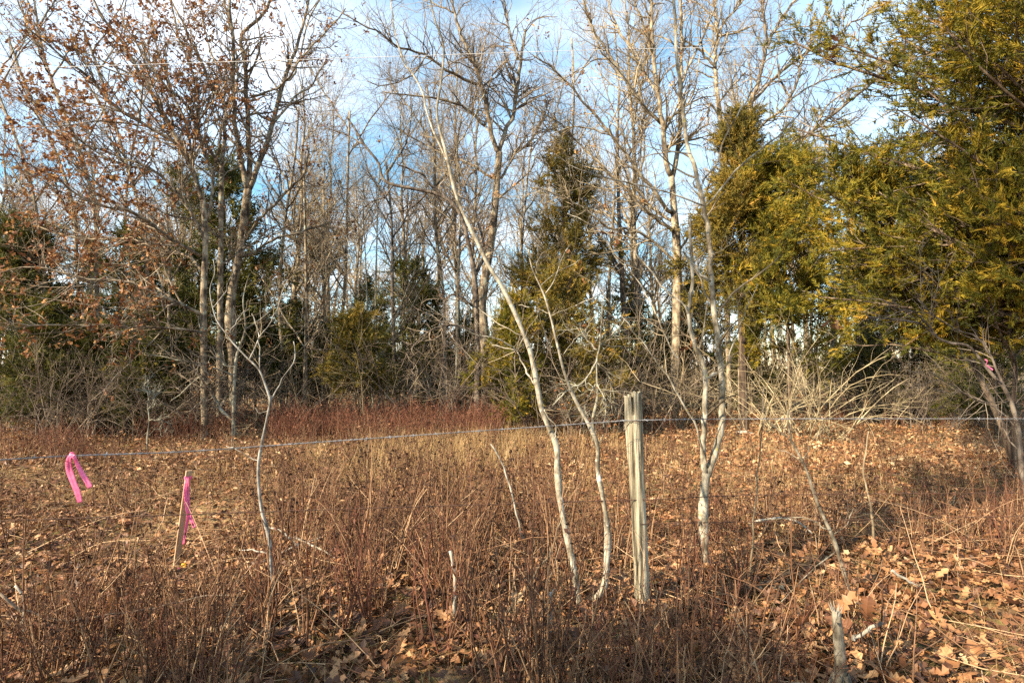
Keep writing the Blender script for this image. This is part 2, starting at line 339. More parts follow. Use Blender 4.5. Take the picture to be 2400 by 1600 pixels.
def tiny_leaf(seed):
    r = np.random.default_rng(seed + 50); v = np.array([(-0.5, 0, 0), (0, 0.28, 0.15), (0.5, 0.03, 0.1), (0.05, -0.3, 0.18), (0, 0, -0.02)])
    v[:, 2] *= r.uniform(-0.6, 1.8); return v, np.array([(4, 0, 1), (4, 1, 2), (4, 2, 3), (4, 3, 0)])
TLEAF = [tiny_leaf(s) for s in range(4)]

def view_points(n, d0, d1, margin=1.12, r=rng, power=2.0):
    """ground points inside the camera's view wedge, even per square metre when power = 2"""
    d = (r.uniform(d0 ** power, d1 ** power, n)) ** (1 / power); x = r.uniform(-1, 1, n) * d * 0.9 * margin
    return x, d

def litter():
    mb = Mesh()
    def put(tpl, n, d0, d1, size, tilt, lift, bias=0.0):
        for tv, tf in tpl:
            k = n // len(tpl); x, y = view_points(k, d0, d1); z = gz(x, y) + rng.uniform(0.004, lift, k)
            t = np.clip(rng.beta(1.3, 1.5, k) + bias, 0, 1); z = z + 0.02 * np.maximum(0, np.sin(x * 2.3 + 1) * np.sin(y * 1.9))
            keep = rng.random(k) < 0.80 + 0.34 * np.sin(x * 2.1 + 0.8 * y) * np.sin(y * 1.6 - x * 0.9 + 2); x, y, z, t = x[keep], y[keep], z[keep], t[keep]; k = len(x)
            mb.scatter(tv, tf, np.stack([x, y, z], -1), rot_up(k, tilt), rng.uniform(size[0], size[1], k), t)
    put(LEAVES, 7600, 2.3, 4.8, (0.06, 0.125), 0.55, 0.06, -0.05)
    put(SLEAF, 12000, 2.3, 6.5, (0.04, 0.09), 0.6, 0.05, -0.05)
    put(SLEAF, 20000, 4.8, 10.0, (0.04, 0.095), 0.7, 0.08, 0.0)
    put(TLEAF, 42000, 8.0, 19, (0.05, 0.11), 0.8, 0.10, 0.12)
    put(TLEAF, 9000, 16, 34, (0.12, 0.22), 0.5, 0.09, 0.0)
    for (px, py, n, rr) in ((1361, 1443, 70, .10), (1393, 1446, 60, .09), (1507, 1430, 90, .14), (1655, 1345, 80, .14), (640, 1453, 50, .09), (1993, 1392, 40, .1), (1972, 1600, 60, .12), (410, 1342, 40, .1)):
        d = ground_depth(py); c = P(px, py, d); a = rng.uniform(0, 6.283, n); q = np.abs(rng.normal(size=n)) * rr; x = c[0] + np.cos(a) * q; y = c[1] + np.sin(a) * q
        tv, tf = LEAVES[n % 12]; mb.scatter(tv, tf, np.stack([x, y, gz(x, y) + rng.uniform(0.01, 0.07, n) * np.exp(-q / rr)], -1), rot_up(n, 0.6), rng.uniform(0.05, 0.11, n), rng.beta(1.6, 1.6, n))
    o = mb.build('leaf_litter', M_LEAF, ground, smooth=False, kind='stuff'); return o
litter()
# the leaves that show largest lie singly on top of the litter
lm = [Mesh().add(v, f, t).mesh('oak_leaf', M_LEAF, smooth=False) for (v, f) in LEAVES for t in (0.3, 0.58, 0.82)]
for k in range(290):
    d = 2.55 + 1.75 * random.random() ** 1.6; x = random.uniform(-0.95, 0.95) * d * 0.9
    if k < 80: x = random.uniform(0.05, 0.95) * d * 0.9
    o = bpy.data.objects.new('oak_leaf', lm[rng.integers(len(lm))]); C.objects.link(o); o.parent = ground
    o.location = (x, d, float(gz(x, d)) + random.uniform(0.035, 0.075)); o.scale = [random.uniform(0.085, 0.14) * (1.2 if d < 3.1 and x > 0 else 1)] * 3
    o.rotation_euler = (random.gauss(0, 0.5), random.gauss(0, 0.5), random.uniform(0, 6.28))

# ------------------------------------------------------------------ dry grass and low stuff
def grass():
    mb = Mesh()
    def blades(x, y, h, w, lean, tint, seg=3):
        n = len(x); a = rng.uniform(0, 6.283, n); l = rng.uniform(0.1, 1, n) * lean
        hd = np.stack([np.cos(a), np.sin(a), np.zeros(n)], -1); sd = np.stack([-np.sin(a), np.cos(a), np.zeros(n)], -1)
        base = np.stack([x, y, gz(x, y) - 0.01], -1); vs = []
        for s in range(seg + 1):
            t = s / seg; c = base + hd * (l * h * t ** 1.7)[:, None] + np.array([0, 0, 1]) * (h * t * (1 - 0.45 * np.minimum(l, 1) * t))[:, None]
            ww = (w * (1 - t * 0.85))[:, None]; vs += [c - sd * ww, c + sd * ww]
        v = np.stack(vs, 1); k = 2 * (seg + 1)
        q = np.array([(2 * s, 2 * s + 1, 2 * s + 3, 2 * s + 2) for s in range(seg)])
        mb.add(v.reshape(-1, 3), (q[None] + (np.arange(n) * k)[:, None, None]).reshape(-1, 4), np.repeat(tint, k))
    # short matted straw everywhere in view
    x, y = view_points(16000, 2.3, 8); n = len(x); blades(x, y, rng.uniform(0.06, 0.22, n), rng.uniform(0.0012, 0.0028, n), 1.8, np.clip(rng.normal(0.45, 0.2, n), 0, 1))
    x, y = view_points(22000, 7, 19); n = len(x); blades(x, y, rng.uniform(0.06, 0.24, n), rng.uniform(0.003, 0.006, n), 1.6, np.clip(rng.normal(0.68, 0.2, n), 0, 1), 2)
    # the golden tufts in the middle of the clearing and thinner ones about it
    for cx, cy, sx, sd_, n, hh in ((1010, 1078, 170, 1.5, 5200, 0.5), (1220, 1064, 170, 1.4, 2400, 0.42), (800, 1090, 190, 1.3, 1600, 0.3), (300, 1110, 260, 1.3, 1500, 0.16), (1460, 1075, 160, 1.0, 1600, 0.26), (1850, 1120, 260, 1.2, 1500, 0.2)):
        d0 = ground_depth(cy); dd = d0 + rng.normal(size=n) * sd_ * 0.8; xx = (cx - 1200 + rng.normal(size=n) * sx * 0.7) / FPX * dd
        g = rng.integers(0, max(n // 28, 1), n); cxs = xx[:n // 28 + 1][g % (n // 28 + 1)]; cds = dd[:n // 28 + 1][g % (n // 28 + 1)]
        blades(cxs + rng.normal(size=n) * 0.06, cds + rng.normal(size=n) * 0.06, rng.uniform(0.4, 1.1, n) * hh, rng.uniform(0.002, 0.0045, n), 0.7, np.clip(rng.normal(0.62, 0.2, n), 0, 1))
    tag(mb.build('dry_grass', M_STRAW, kind='stuff', smooth=False), 'dry straw-coloured grass across the clearing, golden in the middle', 'grass')
grass()

def fallen_twigs():
    mb = Mesh(); n = 2600; x, y = view_points(n, 2.3, 9, power=1.2); a = rng.uniform(0, 6.283, n); L = rng.uniform(0.12, 0.6, n); z = gz(x, y) + rng.uniform(0.02, 0.10, n)
    d = np.stack([np.cos(a), np.sin(a), rng.normal(size=n) * 0.18], -1); b = np.stack([x, y, z], -1)
    p = np.stack([b + d * (L * t)[:, None] + rng.normal(size=(n, 3)) * [0.012, 0.012, 0.008] for t in (0, .33, .66, 1)], 1); p[:, :, 2] = np.maximum(p[:, :, 2], gz(p[:, :, 0], p[:, :, 1]) + 0.01)
    mb.tubes(p, rng.uniform(0.0016, 0.0042, n)[:, None] * np.array([[1, .9, .75, .5]]), 4, np.clip(rng.normal(0.62, 0.28, n), 0, 1))
    n = 170; x, y = view_points(n, 2.4, 5.2, power=1.2); a = rng.uniform(0, 6.283, n); L = rng.uniform(0.45, 1.15, n); d = norm(np.stack([np.cos(a), np.sin(a), rng.uniform(0.3, 1.3, n)], -1)); p = [np.stack([x, y, gz(x, y)], -1)]
    for q in range(6): d = norm(d + rng.normal(size=d.shape) * 0.07 - [0, 0, 0.09]); p.append(p[-1] + d * (L / 6)[:, None])
    p = np.stack(p, 1); p[:, :, 2] = np.maximum(p[:, :, 2], gz(p[:, :, 0], p[:, :, 1]) + 0.015); mb.tubes(p, rng.uniform(0.002, 0.0048, n)[:, None] * np.linspace(1, 0.4, 7)[None], 4, np.clip(rng.normal(0.68, 0.25, n), 0, 1))
    tag(mb.build('fallen_twigs', M_STEM, kind='stuff'), 'thin dry twigs strewn over the leaf litter', 'twigs')
fallen_twigs()

# ------------------------------------------------------------------ shrubs
def shrub_mesh(seed, h, stems, lean=0.28, spread=0.10, rad=0.0035, side=4, leafn=0, leafs=0.03, wig=0.10):
    """one multi-stemmed twiggy shrub as arrays: (stem tubes, leaf points)"""
    r = np.random.default_rng(seed); mb = Mesh(); seg = 6
    a = r.uniform(0, 6.283, stems); base = np.stack([np.cos(a), np.sin(a), np.zeros(stems)], -1) * (r.uniform(0, spread, stems))[:, None]
    d = norm(np.stack([np.cos(a) * lean * r.uniform(0.1, 1.3, stems), np.sin(a) * lean * r.uniform(0.1, 1.3, stems), np.ones(stems)], -1))
    H = h * r.uniform(0.45, 1.1, stems); pts = [base - [0, 0, 0.02]]; cur = base
    for s in range(seg):
        d = norm(d + r.normal(size=d.shape) * wig); cur = cur + d * (H / seg)[:, None]; pts.append(cur)
    pts = np.stack(pts, 1); R = rad * r.uniform(0.6, 1.3, stems); rd = R[:, None] * np.linspace(1, 0.35, seg + 1)[None]
    mb.tubes(pts, rd, 4, np.clip(r.normal(0.42, 0.27, stems), 0, 1))
    ch = [(pts, rd)]
    if side:
        p2, r2 = spawn(ch, stems * side, (h * 0.12, h * 0.42), (25, 55), (0.3, 1), 3, 0.12, 0.12, 0.62, 0.55, 1, 0.0016, r)
        mb.tubes(p2, r2, 3, np.clip(r.normal(0.5, 0.2, len(p2)), 0, 1)); ch.append((p2, r2))
    if leafn:
        p, _ = ch[-1]; i = r.integers(0, len(p), leafn); j = r.integers(1, p.shape[1], leafn); pos = p[i, j]
        tv, tf = TLEAF[seed % 4]; mb.scatter(tv, tf, pos + r.normal(size=pos.shape) * 0.006, rot_up(leafn, 1.5, r), r.uniform(0.5, 1.2, leafn) * leafs, np.clip(r.normal(0.16, 0.14, leafn), 0, 1))
    return mb
protos = [shrub_mesh(100 + s, random.uniform(0.5, 1.0), random.randint(4, 8), random.uniform(0.15, 0.5), 0.08, 0.0056, 2 + s % 2, (0, 9, 22)[s % 3], 0.036).mesh('shrub_stems', M_STEM) for s in range(12)]
rprotos = [shrub_mesh(200 + s, random.uniform(0.35, 0.6), random.randint(5, 9), 0.25, 0.09, 0.0045, 3, 14, 0.03).mesh('shrub_stems', M_RSTEM) for s in range(5)]
def zone(x, d):
    px = 1200 + FPX * x / d
    if px < 330: return 'brown twiggy shrub in the thicket below the ribbon on the wire', 'twiggy shrubs below the wire ribbon'
    if px < 600: return 'brown twiggy shrub around the foot of the survey stake', 'twiggy shrubs about the stake'
    if px < 950: return 'brown twiggy shrub right of the slim grey sapling', 'twiggy shrubs right of the grey sapling'
    if px < 1330: return 'red-brown twiggy shrub left of the two pale leaning saplings', 'twiggy shrubs left of the leaning saplings'
    if px < 1640: return 'red-brown twiggy shrub at the foot of the fence post', 'twiggy shrubs about the fence post'
    return 'reddish twiggy shrub in the leaf litter right of the forked sapling', 'twiggy shrubs right of the forked sapling'
def place_shrub(x, d, me, s=1.0):
    o = bpy.data.objects.new('twiggy_shrub', me); C.objects.link(o); o.location = (x, d, float(gz(x, d))); o.rotation_euler = (random.gauss(0, 0.08), random.gauss(0, 0.08), random.uniform(0, 6.28)); o.scale = [s * random.uniform(0.8, 1.2)] * 3
    l, g = zone(x, d); tag(o, l, 'shrub', g)
clumps = [(random.uniform(-60, 1330) if q % 5 < 3 else random.uniform(1330, 2460), 2.45 + 3.0 * random.random() ** 1.3) for q in range(64)]
for k in range(290):
    px, d = clumps[k % 64]; px += random.gauss(0, 60); d = max(2.42, d + random.gauss(0, 0.22))
    if abs(px - 440) < 75 and 2.9 < d < 4.6: d = 5.2
    if px < 650 and d > 3.6: d = random.uniform(2.5, 3.6)
    x = (px - 1200) / FPX * d
    place_shrub(x, d, random.choice(protos if random.random() < 0.78 else rprotos), 0.75 if px > 1330 else (0.66 if px < 620 else 0.95))
def brush():
    mb = Mesh(); r = rng
    src = [shrub_mesh(300 + s, 0.6, 5, 0.3, 0.1, 0.0045, 2, 22, 0.04) for s in range(6)]
    for s, m in enumerate(src):
        tv = np.concatenate(m.v); tt = np.concatenate(m.t)
        k = 135; d = (r.uniform(4.4 ** 1.2, 10.5 ** 1.2, k)) ** (1 / 1.2); px = np.where(r.random(k) < 0.5, r.normal(1000, 280, k), r.uniform(-60, 2460, k)); keep = (np.abs(px - 440) > 110) | (d > 6); d, px = d[keep], px[keep]; k = len(d)
        x = (px - 1200) / FPX * d; R = rot_up(k, 0.08); sc = r.uniform(0.55, 1.1, k); pos = np.stack([x, d, gz(x, d)], -1)
        v = np.einsum('nij,nvj->nvi', R, tv[None] * sc[:, None, None]) + pos[:, None]; t = np.clip(tt[None] + r.normal(size=(k, 1)) * 0.12, 0, 1)
        n0 = mb.n; mb.v.append(v.reshape(-1, 3)); mb.t.append(np.broadcast_to(t, (k, len(tv))).ravel()); mb.n += v.shape[0] * v.shape[1]
        for q, fs in m.f.items():
            f = np.concatenate(fs); mb.f.setdefault(q, []).append((f[None] + n0 + (np.arange(k) * len(tv))[:, None, None]).reshape(-1, q))
    tag(mb.build('low_brush', M_STEM, kind='stuff'), 'low brown brush standing thinly over the clearing', 'brush')
brush()
def red_band():
    mb = Mesh(); r = rng; n = 0
    src = [shrub_mesh(400 + s, 0.8, 6, 0.35, 0.2, 0.0062, 4, 26, 0.045) for s in range(6)]
    for m in src:
        tv = np.concatenate(m.v); tt = np.concatenate(m.t); pos = []
        for (x0, x1, d0, d1, k, h) in ((640, 1180, 10.8, 13.6, 46, 0.85), (330, 560, 11.3, 13.5, 16, 0.7), (-40, 260, 8.6, 10.8, 10, 0.6), (1280, 1580, 12.5, 15.5, 12, 0.6), (1600, 2450, 13, 17, 14, 0.55)):
            d = r.uniform(d0, d1, k); px = r.uniform(x0, x1, k); pos.append(np.stack([(px - 1200) / FPX * d, d, np.full(k, h)], -1))
        pos = np.concatenate(pos); k = len(pos); sc = pos[:, 2] * r.uniform(0.7, 1.3, k); pos[:, 2] = gz(pos[:, 0], pos[:, 1]); R = rot_up(k, 0.1)
        v = np.einsum('nij,nvj->nvi', R, tv[None] * sc[:, None, None]) + pos[:, None]; t = np.clip(tt[None] + r.normal(size=(k, 1)) * 0.15, 0, 1)
        n0 = mb.n; mb.v.append(v.reshape(-1, 3)); mb.t.append(np.broadcast_to(t, (k, len(tv))).ravel()); mb.n += v.shape[0] * v.shape[1]
        for q, fs in m.f.items():
            f = np.concatenate(fs); mb.f.setdefault(q, []).append((f[None] + n0 + (np.arange(k) * len(tv))[:, None, None]).reshape(-1, q))
    tag(mb.build('red_underbrush', M_RSTEM, kind='stuff'), 'dark red low underbrush along the edge of the wood', 'underbrush')
red_band()

# ------------------------------------------------------------------ traced trees
def px_line(pts, d, d_end=None, m=None, r0=None, r1=None, jit=0.0):
    """pixel polyline -> world polyline at depth d (to d_end), with radii given in pixels"""
    k = len(pts); de = d if d_end is None else d_end
    dd = [d + (de - d) * i / (k - 1) for i in range(k)]
    w = [P(x, y, q) for (x, y), q in zip(pts, dd)]
    m = m or max(6, k * 3); l = smooth_line(np.array(w), m, jit)
    dm = np.linspace(d, de, m); rr = np.linspace(r0, r1, m) * dm / FPX
    return l, rr
def traced_tree(name, label, cat, d, trunk, limbs, mats, tw=(0, 0, 0), twl=((0.6, 2.0), (0.35, 1.0), (0.15, 0.45)), leaves=0, group=None, root=True, flare=1.35, twig_up=0.12, wig=0.2, leaf_size=(0.07, 0.12), seedn=1, rm=0.0028, tint=None, spread=1.2, ang=(30, 75)):
    """trunk = (points, r0, r1 in px); limbs = list of (points, r0, r1[, depth shift at the tip]); tw = counts of three twig orders"""
    r = np.random.default_rng(seedn); bark, twig = mats
    pts, r0, r1 = trunk; l, rr = px_line(pts, d, None, None, r0 * RK, r1 * RK, 0.0)
    base = l[0].copy(); base[2] = float(gz(base[0], base[1]))
    if root: l = np.concatenate([[base + [0, 0, -0.1]], l]); rr = np.concatenate([[rr[0] * flare], rr])
    root_o = thing(name, label, cat, tuple(base), group)
    rr = rr * (1 + 0.09 * np.convolve(r.normal(size=len(rr) + 2), [0.5, 1, 0.5], 'valid') / 1.22)
    l = smooth_line(np.concatenate([l, rr[:, None]], 1), len(l) * 2); rr = l[:, 3]; l = l[:, :3]
    Mesh().tubes(l, rr, 10, cap=True).build('trunk', bark, root_o, base)
    sets = [(l[None], rr[None])]
    for lm_ in limbs:
        pts, a0, a1 = lm_[:3]; ds = lm_[3] if len(lm_) > 3 else r.uniform(-spread, spread)
        q, qr = px_line(pts, d, d + ds, None, a0 * RK, a1 * RK + 0.3, 0.012 * d / 12)
        Mesh().tubes(q, qr, 7, cap=True).build('limb', bark, root_o, base); sets.append((q[None], qr[None]))
    lim = sets[1:] if len(sets) > 1 else sets
    if tw[0]:
        b1 = spawn(lim, tw[0], twl[0], ang, (0.12, 1), 6, wig, twig_up, 0.55, 0.3, 0.05, rm * 1.6, r); mb = Mesh().tubes(b1[0], b1[1], 4)
        last = b1
        if tw[1]:
            b2 = spawn([b1] + lim, tw[1], twl[1], (30, 75), (0.1, 1), 4, wig, twig_up, 0.6, 0.4, 0.02, rm, r); mb.tubes(b2[0], b2[1], 3); last = b2
        if tw[2]:
            b3 = spawn([b1, b2], tw[2], twl[2], (30, 70), (0.15, 1), 3, wig, twig_up, 0.6, 0.5, 0.008, rm * 0.8, r); mb.tubes(b3[0], b3[1], 3); last = b3
        mb.build('twigs', twig, root_o, base, kind='stuff')
        if leaves:
            p = last[0]; ncl = leaves // 5; i = r.integers(0, len(p), ncl); pos = p[i, -1 - r.integers(0, 2, ncl)]
            pos = np.repeat(pos, 5, 0) + r.normal(size=(ncl * 5, 3)) * 0.06; mbl = Mesh(); k = len(pos)
            tv, tf = SLEAF[seedn % 6]; hang = norm(r.normal(size=(k, 3)) + [0, 0, -0.7])
            mbl.scatter(tv, tf, pos, rot_from(hang, r=r), r.uniform(*leaf_size, k), np.clip(r.normal(tint or 0.45, 0.25, k), 0, 1))
            mbl.build('clinging_leaves', M_TLEAF, root_o, base, smooth=False, kind='stuff')
    return root_o

RK = 0.55
T_OAK, T_TAN = (M_OAK, M_TWIG), (M_TAN, M_TWIGT)
# --- saplings on the fence line
traced_tree('leaning_sapling', 'slender pale sapling leaning left, the taller one beside the fence post', 'sapling', 3.5,
    ([(1361, 1443), (1346, 1339), (1327, 1247), (1315, 1186), (1307, 1110), (1304, 1045), (1284, 995), (1269, 957), (1260, 909), (1245, 832), (1230, 790), (1207, 733), (1172, 664), (1145, 622), (1119, 568), (1084, 496), (1065, 444), (1045, 357), (1024, 270), (1032, 204), (1040, 112), (1019, 46), (1002, -30)], 14.5, 3.4),
    [([(1052, 385), (1010, 290), (985, 205), (948, 150), (930, 92), (922, 36), (912, -20)], 4.5, 2, 0.3),
     ([(1252, 901), (1230, 860), (1210, 825), (1185, 815), (1153, 809)], 4, 1.6, 0.1), ([(1210, 825), (1176, 798), (1115, 783), (1057, 752), (1000, 714)], 3, 1.2, -0.2),
     ([(1230, 790), (1184, 767), (1150, 745), (1122, 721)], 2.4, 1, 0.15), ([(1130, 582), (1159, 587), (1175, 630), (1184, 664)], 2.2, 1.0, 0.1), ([(1269, 950), (1290, 985), (1302, 1000), (1298, 1030)], 3, 1, -0.05),
     ([(1212, 825), (1222, 800), (1260, 740)], 1.6, .8, -.1)],
    (M_PALE, M_TWIGT), (14, 30, 40), ((0.2, 0.5), (0.12, 0.35), (0.06, 0.18)), 0, flare=1.55, rm=0.0011, seedn=21)
traced_tree('crooked_sapling', 'shorter pale crooked sapling standing between the leaning sapling and the fence post', 'sapling', 3.55,
    ([(1391, 1446), (1393, 1408), (1415, 1377), (1422, 1320), (1424, 1243), (1415, 1178), (1401, 1102), (1401, 1045), (1380, 995), (1348, 936), (1321, 867), (1302, 790), (1291, 744), (1275, 691), (1254, 645), (1244, 618), (1238, 585)], 15, 1.6),
    [([(1279, 687), (1306, 645), (1318, 599), (1337, 572)], 2.5, 1, 0.1), ([(1291, 740), (1333, 722), (1382, 702), (1420, 680)], 2, .8, -.15), ([(1268, 668), (1300, 640), (1345, 618), (1390, 592)], 2, .8, .2),
     ([(1254, 645), (1258, 618), (1275, 590)], 2, .9, 0), ([(1401, 1045), (1408, 1030), (1412, 1018)], 3, 1.4, 0), ([(1321, 830), (1350, 790), (1375, 785)], 1.6, .7, .1), ([(1290, 735), (1250, 720), (1215, 715)], 1.8, .8, .15)],
    (M_PALE, M_TWIGT), (12, 40, 60), ((0.2, 0.5), (0.1, 0.35), (0.05, 0.16)), 0, flare=1.55, rm=0.0010, seedn=22)
traced_tree('forked_sapling', 'pale sapling forked low into two stems with yellow lichen, right of the post', 'sapling', 4.25,
    ([(1655, 1345), (1648, 1224), (1650, 1160), (1656, 1108)], 22, 17),
    [([(1656, 1112), (1648, 1080), (1648, 1040), (1650, 995), (1652, 878), (1645, 840), (1626, 802), (1614, 744), (1618, 700), (1622, 650), (1619, 560), (1616, 503)], 13, 5, 0.1),
     ([(1658, 1115), (1668, 1085), (1682, 1050), (1690, 985), (1693, 878), (1683, 802), (1675, 744), (1666, 649), (1664, 572), (1652, 496), (1632, 405), (1612, 341), (1600, 239), (1587, 143), (1584, 80), (1577, -30)], 15, 5, 0.35),
     ([(1657, 1094), (1640, 1030), (1630, 997), (1584, 916), (1541, 848), (1496, 790), (1446, 725), (1419, 698)], 5, 1.4, -0.3),
     ([(1612, 735), (1603, 710), (1576, 698), (1545, 660), (1515, 626), (1469, 572), (1400, 534), (1330, 500)], 4.5, 1.5, 0.2),
     ([(1650, 482), (1561, 450), (1491, 434), (1434, 418), (1364, 402), (1300, 360)], 4, 1.3, -0.3),
     ([(1619, 360), (1555, 354), (1479, 325), (1428, 287)], 2.6, 1, 0.3),
     ([(1657, 480), (1715, 411), (1762, 367), (1826, 316), (1874, 265), (1906, 207), (1930, 140)], 4.2, 1.4, 0.4),
     ([(1646, 425), (1683, 373), (1702, 316), (1737, 255), (1778, 191)], 4, 1.4, 0.1),
     ([(1666, 660), (1640, 640), (1622, 615), (1600, 590)], 5, 2.5, 0.1),
     ([(1690, 880), (1725, 790), (1760, 700), (1776, 665)], 2.6, 1.2, 0.1), ([(1652, 890), (1680, 875), (1692, 895)], 6, 5, 0.2),
     ([(1601, 245), (1612, 230), (1630, 215), (1660, 205)], 3, 1.2, 0.1), ([(1590, 840), (1560, 790), (1520, 700), (1480, 640), (1440, 600)], 3, 1.1, 0.3)],
    (M_YOLK, M_TWIGT), (34, 90, 130), ((0.25, 0.8), (0.15, 0.5), (0.08, 0.22)), 24, flare=1.2, rm=0.0012, seedn=23, leaf_size=(0.05, 0.09), spread=.3)
traced_tree('slim_sapling', 'slim grey sapling with a few bare forks, right of the survey stake', 'sapling', 3.45,
    ([(640, 1453), (635, 1336), (630, 1259), (612, 1188), (605, 1106), (612, 1045), (628, 968), (633, 938), (620, 897), (607, 866), (577, 836), (543, 800), (534, 786), (507, 748), (492, 683), (503, 640), (500, 610)], 9.5, 1.2),
    [([(632, 940), (660, 890), (691, 844), (688, 800)], 2.8, 1.1, 0.1), ([(584, 844), (607, 794), (645, 733), (660, 691), (674, 655)], 3, 1.1, -0.1), ([(609, 869), (607, 798), (603, 767), (590, 735)], 2.6, 1, 0.1),
     ([(534, 786), (560, 745), (585, 722)], 2, .8, 0), ([(500, 720), (525, 690), (545, 635), (552, 600)], 2.4, .9, .1), ([(628, 960), (610, 968), (598, 955)], 1.6, .7, 0), ([(610, 1085), (560, 1055), (530, 1045)], 1.8, .7, .1)],
    (M_GREYS, M_TWIGT), (12, 40, 40), ((0.12, 0.4), (0.08, 0.25), (0.05, 0.14)), 0, flare=1.55, rm=0.0009, seedn=24)
traced_tree('dead_sapling', 'thin dead grey sapling leaning left over the litter, right foreground', 'sapling', 3.75,
    ([(1993, 1392), (1978, 1341), (1952, 1259), (1916, 1178), (1886, 1091), (1855, 1030), (1845, 968), (1850, 960)], 9, 3.5),
    [([(1862, 1045), (1830, 1010), (1795, 985), (1788, 940), (1792, 905)], 3, 1.4, 0.1), ([(1880, 1085), (1900, 1045), (1925, 1008)], 2, .8, -.1), ([(1886, 1091), (1850, 1062), (1815, 1060), (1812, 1100)], 2, .8, .1),
     ([(1950, 1255), (1985, 1230), (2000, 1190)], 2.2, .8, 0), ([(1940, 1240), (1890, 1215), (1840, 1212), (1770, 1222)], 3, 1.2, .1), ([(1960, 1290), (1920, 1320), (1880, 1360), (1830, 1410)], 3, 1.2, -.2)],
    (M_OLD, M_TWIG), (10, 24, 0), ((0.12, 0.35), (0.08, 0.2), (0.05, 0.1)), 0, flare=1.3, rm=0.0012, seedn=25)

# --- the oaks at the edge of the wood
traced_tree('leafy_oak', 'oak whose spreading limbs hold many russet leaves, leftmost of the big oaks', 'tree', 11.6,
    ([(480, 1012), (478, 850), (477, 700), (482, 560), (475, 470)], 14, 12),
    [([(475, 470), (449, 393), (418, 332), (388, 276), (357, 219), (327, 168), (286, 102), (245, 46), (214, -10)], 12, 4, -1.0),
     ([(418, 337), (327, 286), (265, 245), (204, 179), (153, 138), (92, 87), (46, 56)], 8, 2.5, -1.6), ([(470, 600), (400, 560), (320, 500), (230, 480), (130, 420), (60, 380)], 8, 2.2, -2.0),
     ([(478, 640), (440, 600), (380, 590), (300, 560), (190, 560), (60, 520)], 7, 2, 1.0), ([(480, 740), (420, 712), (380, 695), (300, 660), (200, 655), (80, 625), (0, 640)], 8, 2, -1.5),
     ([(478, 560), (430, 470), (360, 400), (280, 370), (200, 340), (100, 330)], 7, 2, -0.6), ([(480, 780), (400, 770), (300, 765), (150, 760), (0, 757)], 6, 1.8, -2.0), ([(482, 520), (500, 430), (470, 330), (460, 200), (420, 90), (400, 0)], 7, 2.5, 0.8),
     ([(449, 393), (440, 300), (400, 210), (370, 120), (350, 30)], 6, 2, 0.6), ([(350, 400), (250, 370), (150, 300), (60, 230)], 5, 1.6, -0.6)],
    T_OAK, (190, 900, 2200), ((0.8, 2.6), (0.4, 1.2), (0.15, 0.5)), 7500, seedn=1, tint=0.45, leaf_size=(0.065, 0.125), twig_up=0.10, ang=(20, 60), wig=0.15)
traced_tree('dark_stemmed_oak', 'oak with a straight dark stem forking high, between the two big left oaks', 'tree', 12.4,
    ([(513, 1003), (515, 850), (516, 700), (518, 510), (520, 388)], 12.5, 10),
    [([(520, 388), (497, 358), (480, 337), (459, 300), (444, 255), (408, 219), (380, 190), (330, 120), (290, 60)], 8, 2.5, -0.8), ([(520, 388), (526, 330), (528, 245), (500, 215), (480, 160), (440, 80), (400, 0)], 9, 3, 0.5),
     ([(528, 245), (550, 220), (556, 150), (540, 60), (520, -20)], 6, 3, 0.6), ([(517, 560), (460, 520), (400, 505), (330, 470)], 5, 1.8, -1), ([(516, 620), (560, 590), (610, 560), (640, 545)], 5, 1.8, 1)],
    T_OAK, (70, 300, 650), ((0.7, 1.9), (0.4, 1.0), (0.15, 0.45)), 700, seedn=2, tint=0.4)
traced_tree('stout_oak', 'stout oak with three upright limbs rising from a high crotch, rightmost of the left oaks', 'tree', 13.2,
    ([(548, 998), (545, 850), (540, 720), (560, 600), (572, 520), (581, 444)], 20, 16),
    [([(581, 446), (555, 330), (548, 255), (545, 200), (545, 100), (536, -20)], 12, 5, -0.6), ([(581, 446), (585, 370), (582, 280), (576, 160), (566, 90), (610, 40), (645, -20)], 13, 5, 0.3),
     ([(583, 446), (625, 340), (645, 270), (665, 190), (700, 100), (728, -20)], 12, 4, 0.9), ([(590, 225), (630, 215), (665, 195), (720, 120), (780, 60), (810, 20)], 5, 1.8, -0.5),
     ([(575, 560), (620, 500), (640, 485), (682, 440), (700, 425), (715, 400), (725, 345)], 7, 3, -0.7), ([(570, 600), (600, 590), (640, 560), (700, 545), (780, 520)], 7, 2, 1), ([(640, 290), (690, 230), (730, 200), (770, 130)], 5, 1.8, 0.6),
     ([(665, 190), (690, 175), (720, 60), (750, 0)], 5, 2, .4), ([(548, 255), (520, 180), (490, 110), (470, 20)], 5, 2, .8)],
    T_OAK, (95, 420, 950), ((0.7, 2.1), (0.4, 1.1), (0.15, 0.5)), 1500, seedn=3, tint=0.42)
traced_tree('mossy_small_oak', 'small crooked lichened oak leaning in front of the left oaks', 'tree', 11.4,
    ([(548, 1012), (548, 950), (550, 880), (556, 830), (575, 770), (570, 700), (585, 640)], 9, 1.5),
    [([(549, 880), (500, 860), (470, 850), (420, 845), (350, 830)], 4, 1.5, -.6), ([(545, 985), (515, 955), (490, 905), (468, 885), (440, 910), (400, 940)], 8, 2, .3), ([(551, 860), (520, 850), (480, 800), (465, 740)], 4, 1.5, .4), ([(575, 770), (620, 740), (660, 700)], 3.4, 1.4, .4)],
    (M_LICH, M_TWIG), (46, 160, 200), ((0.5, 1.4), (0.3, 0.8), (0.15, 0.4)), 90, seedn=4, wig=0.3)
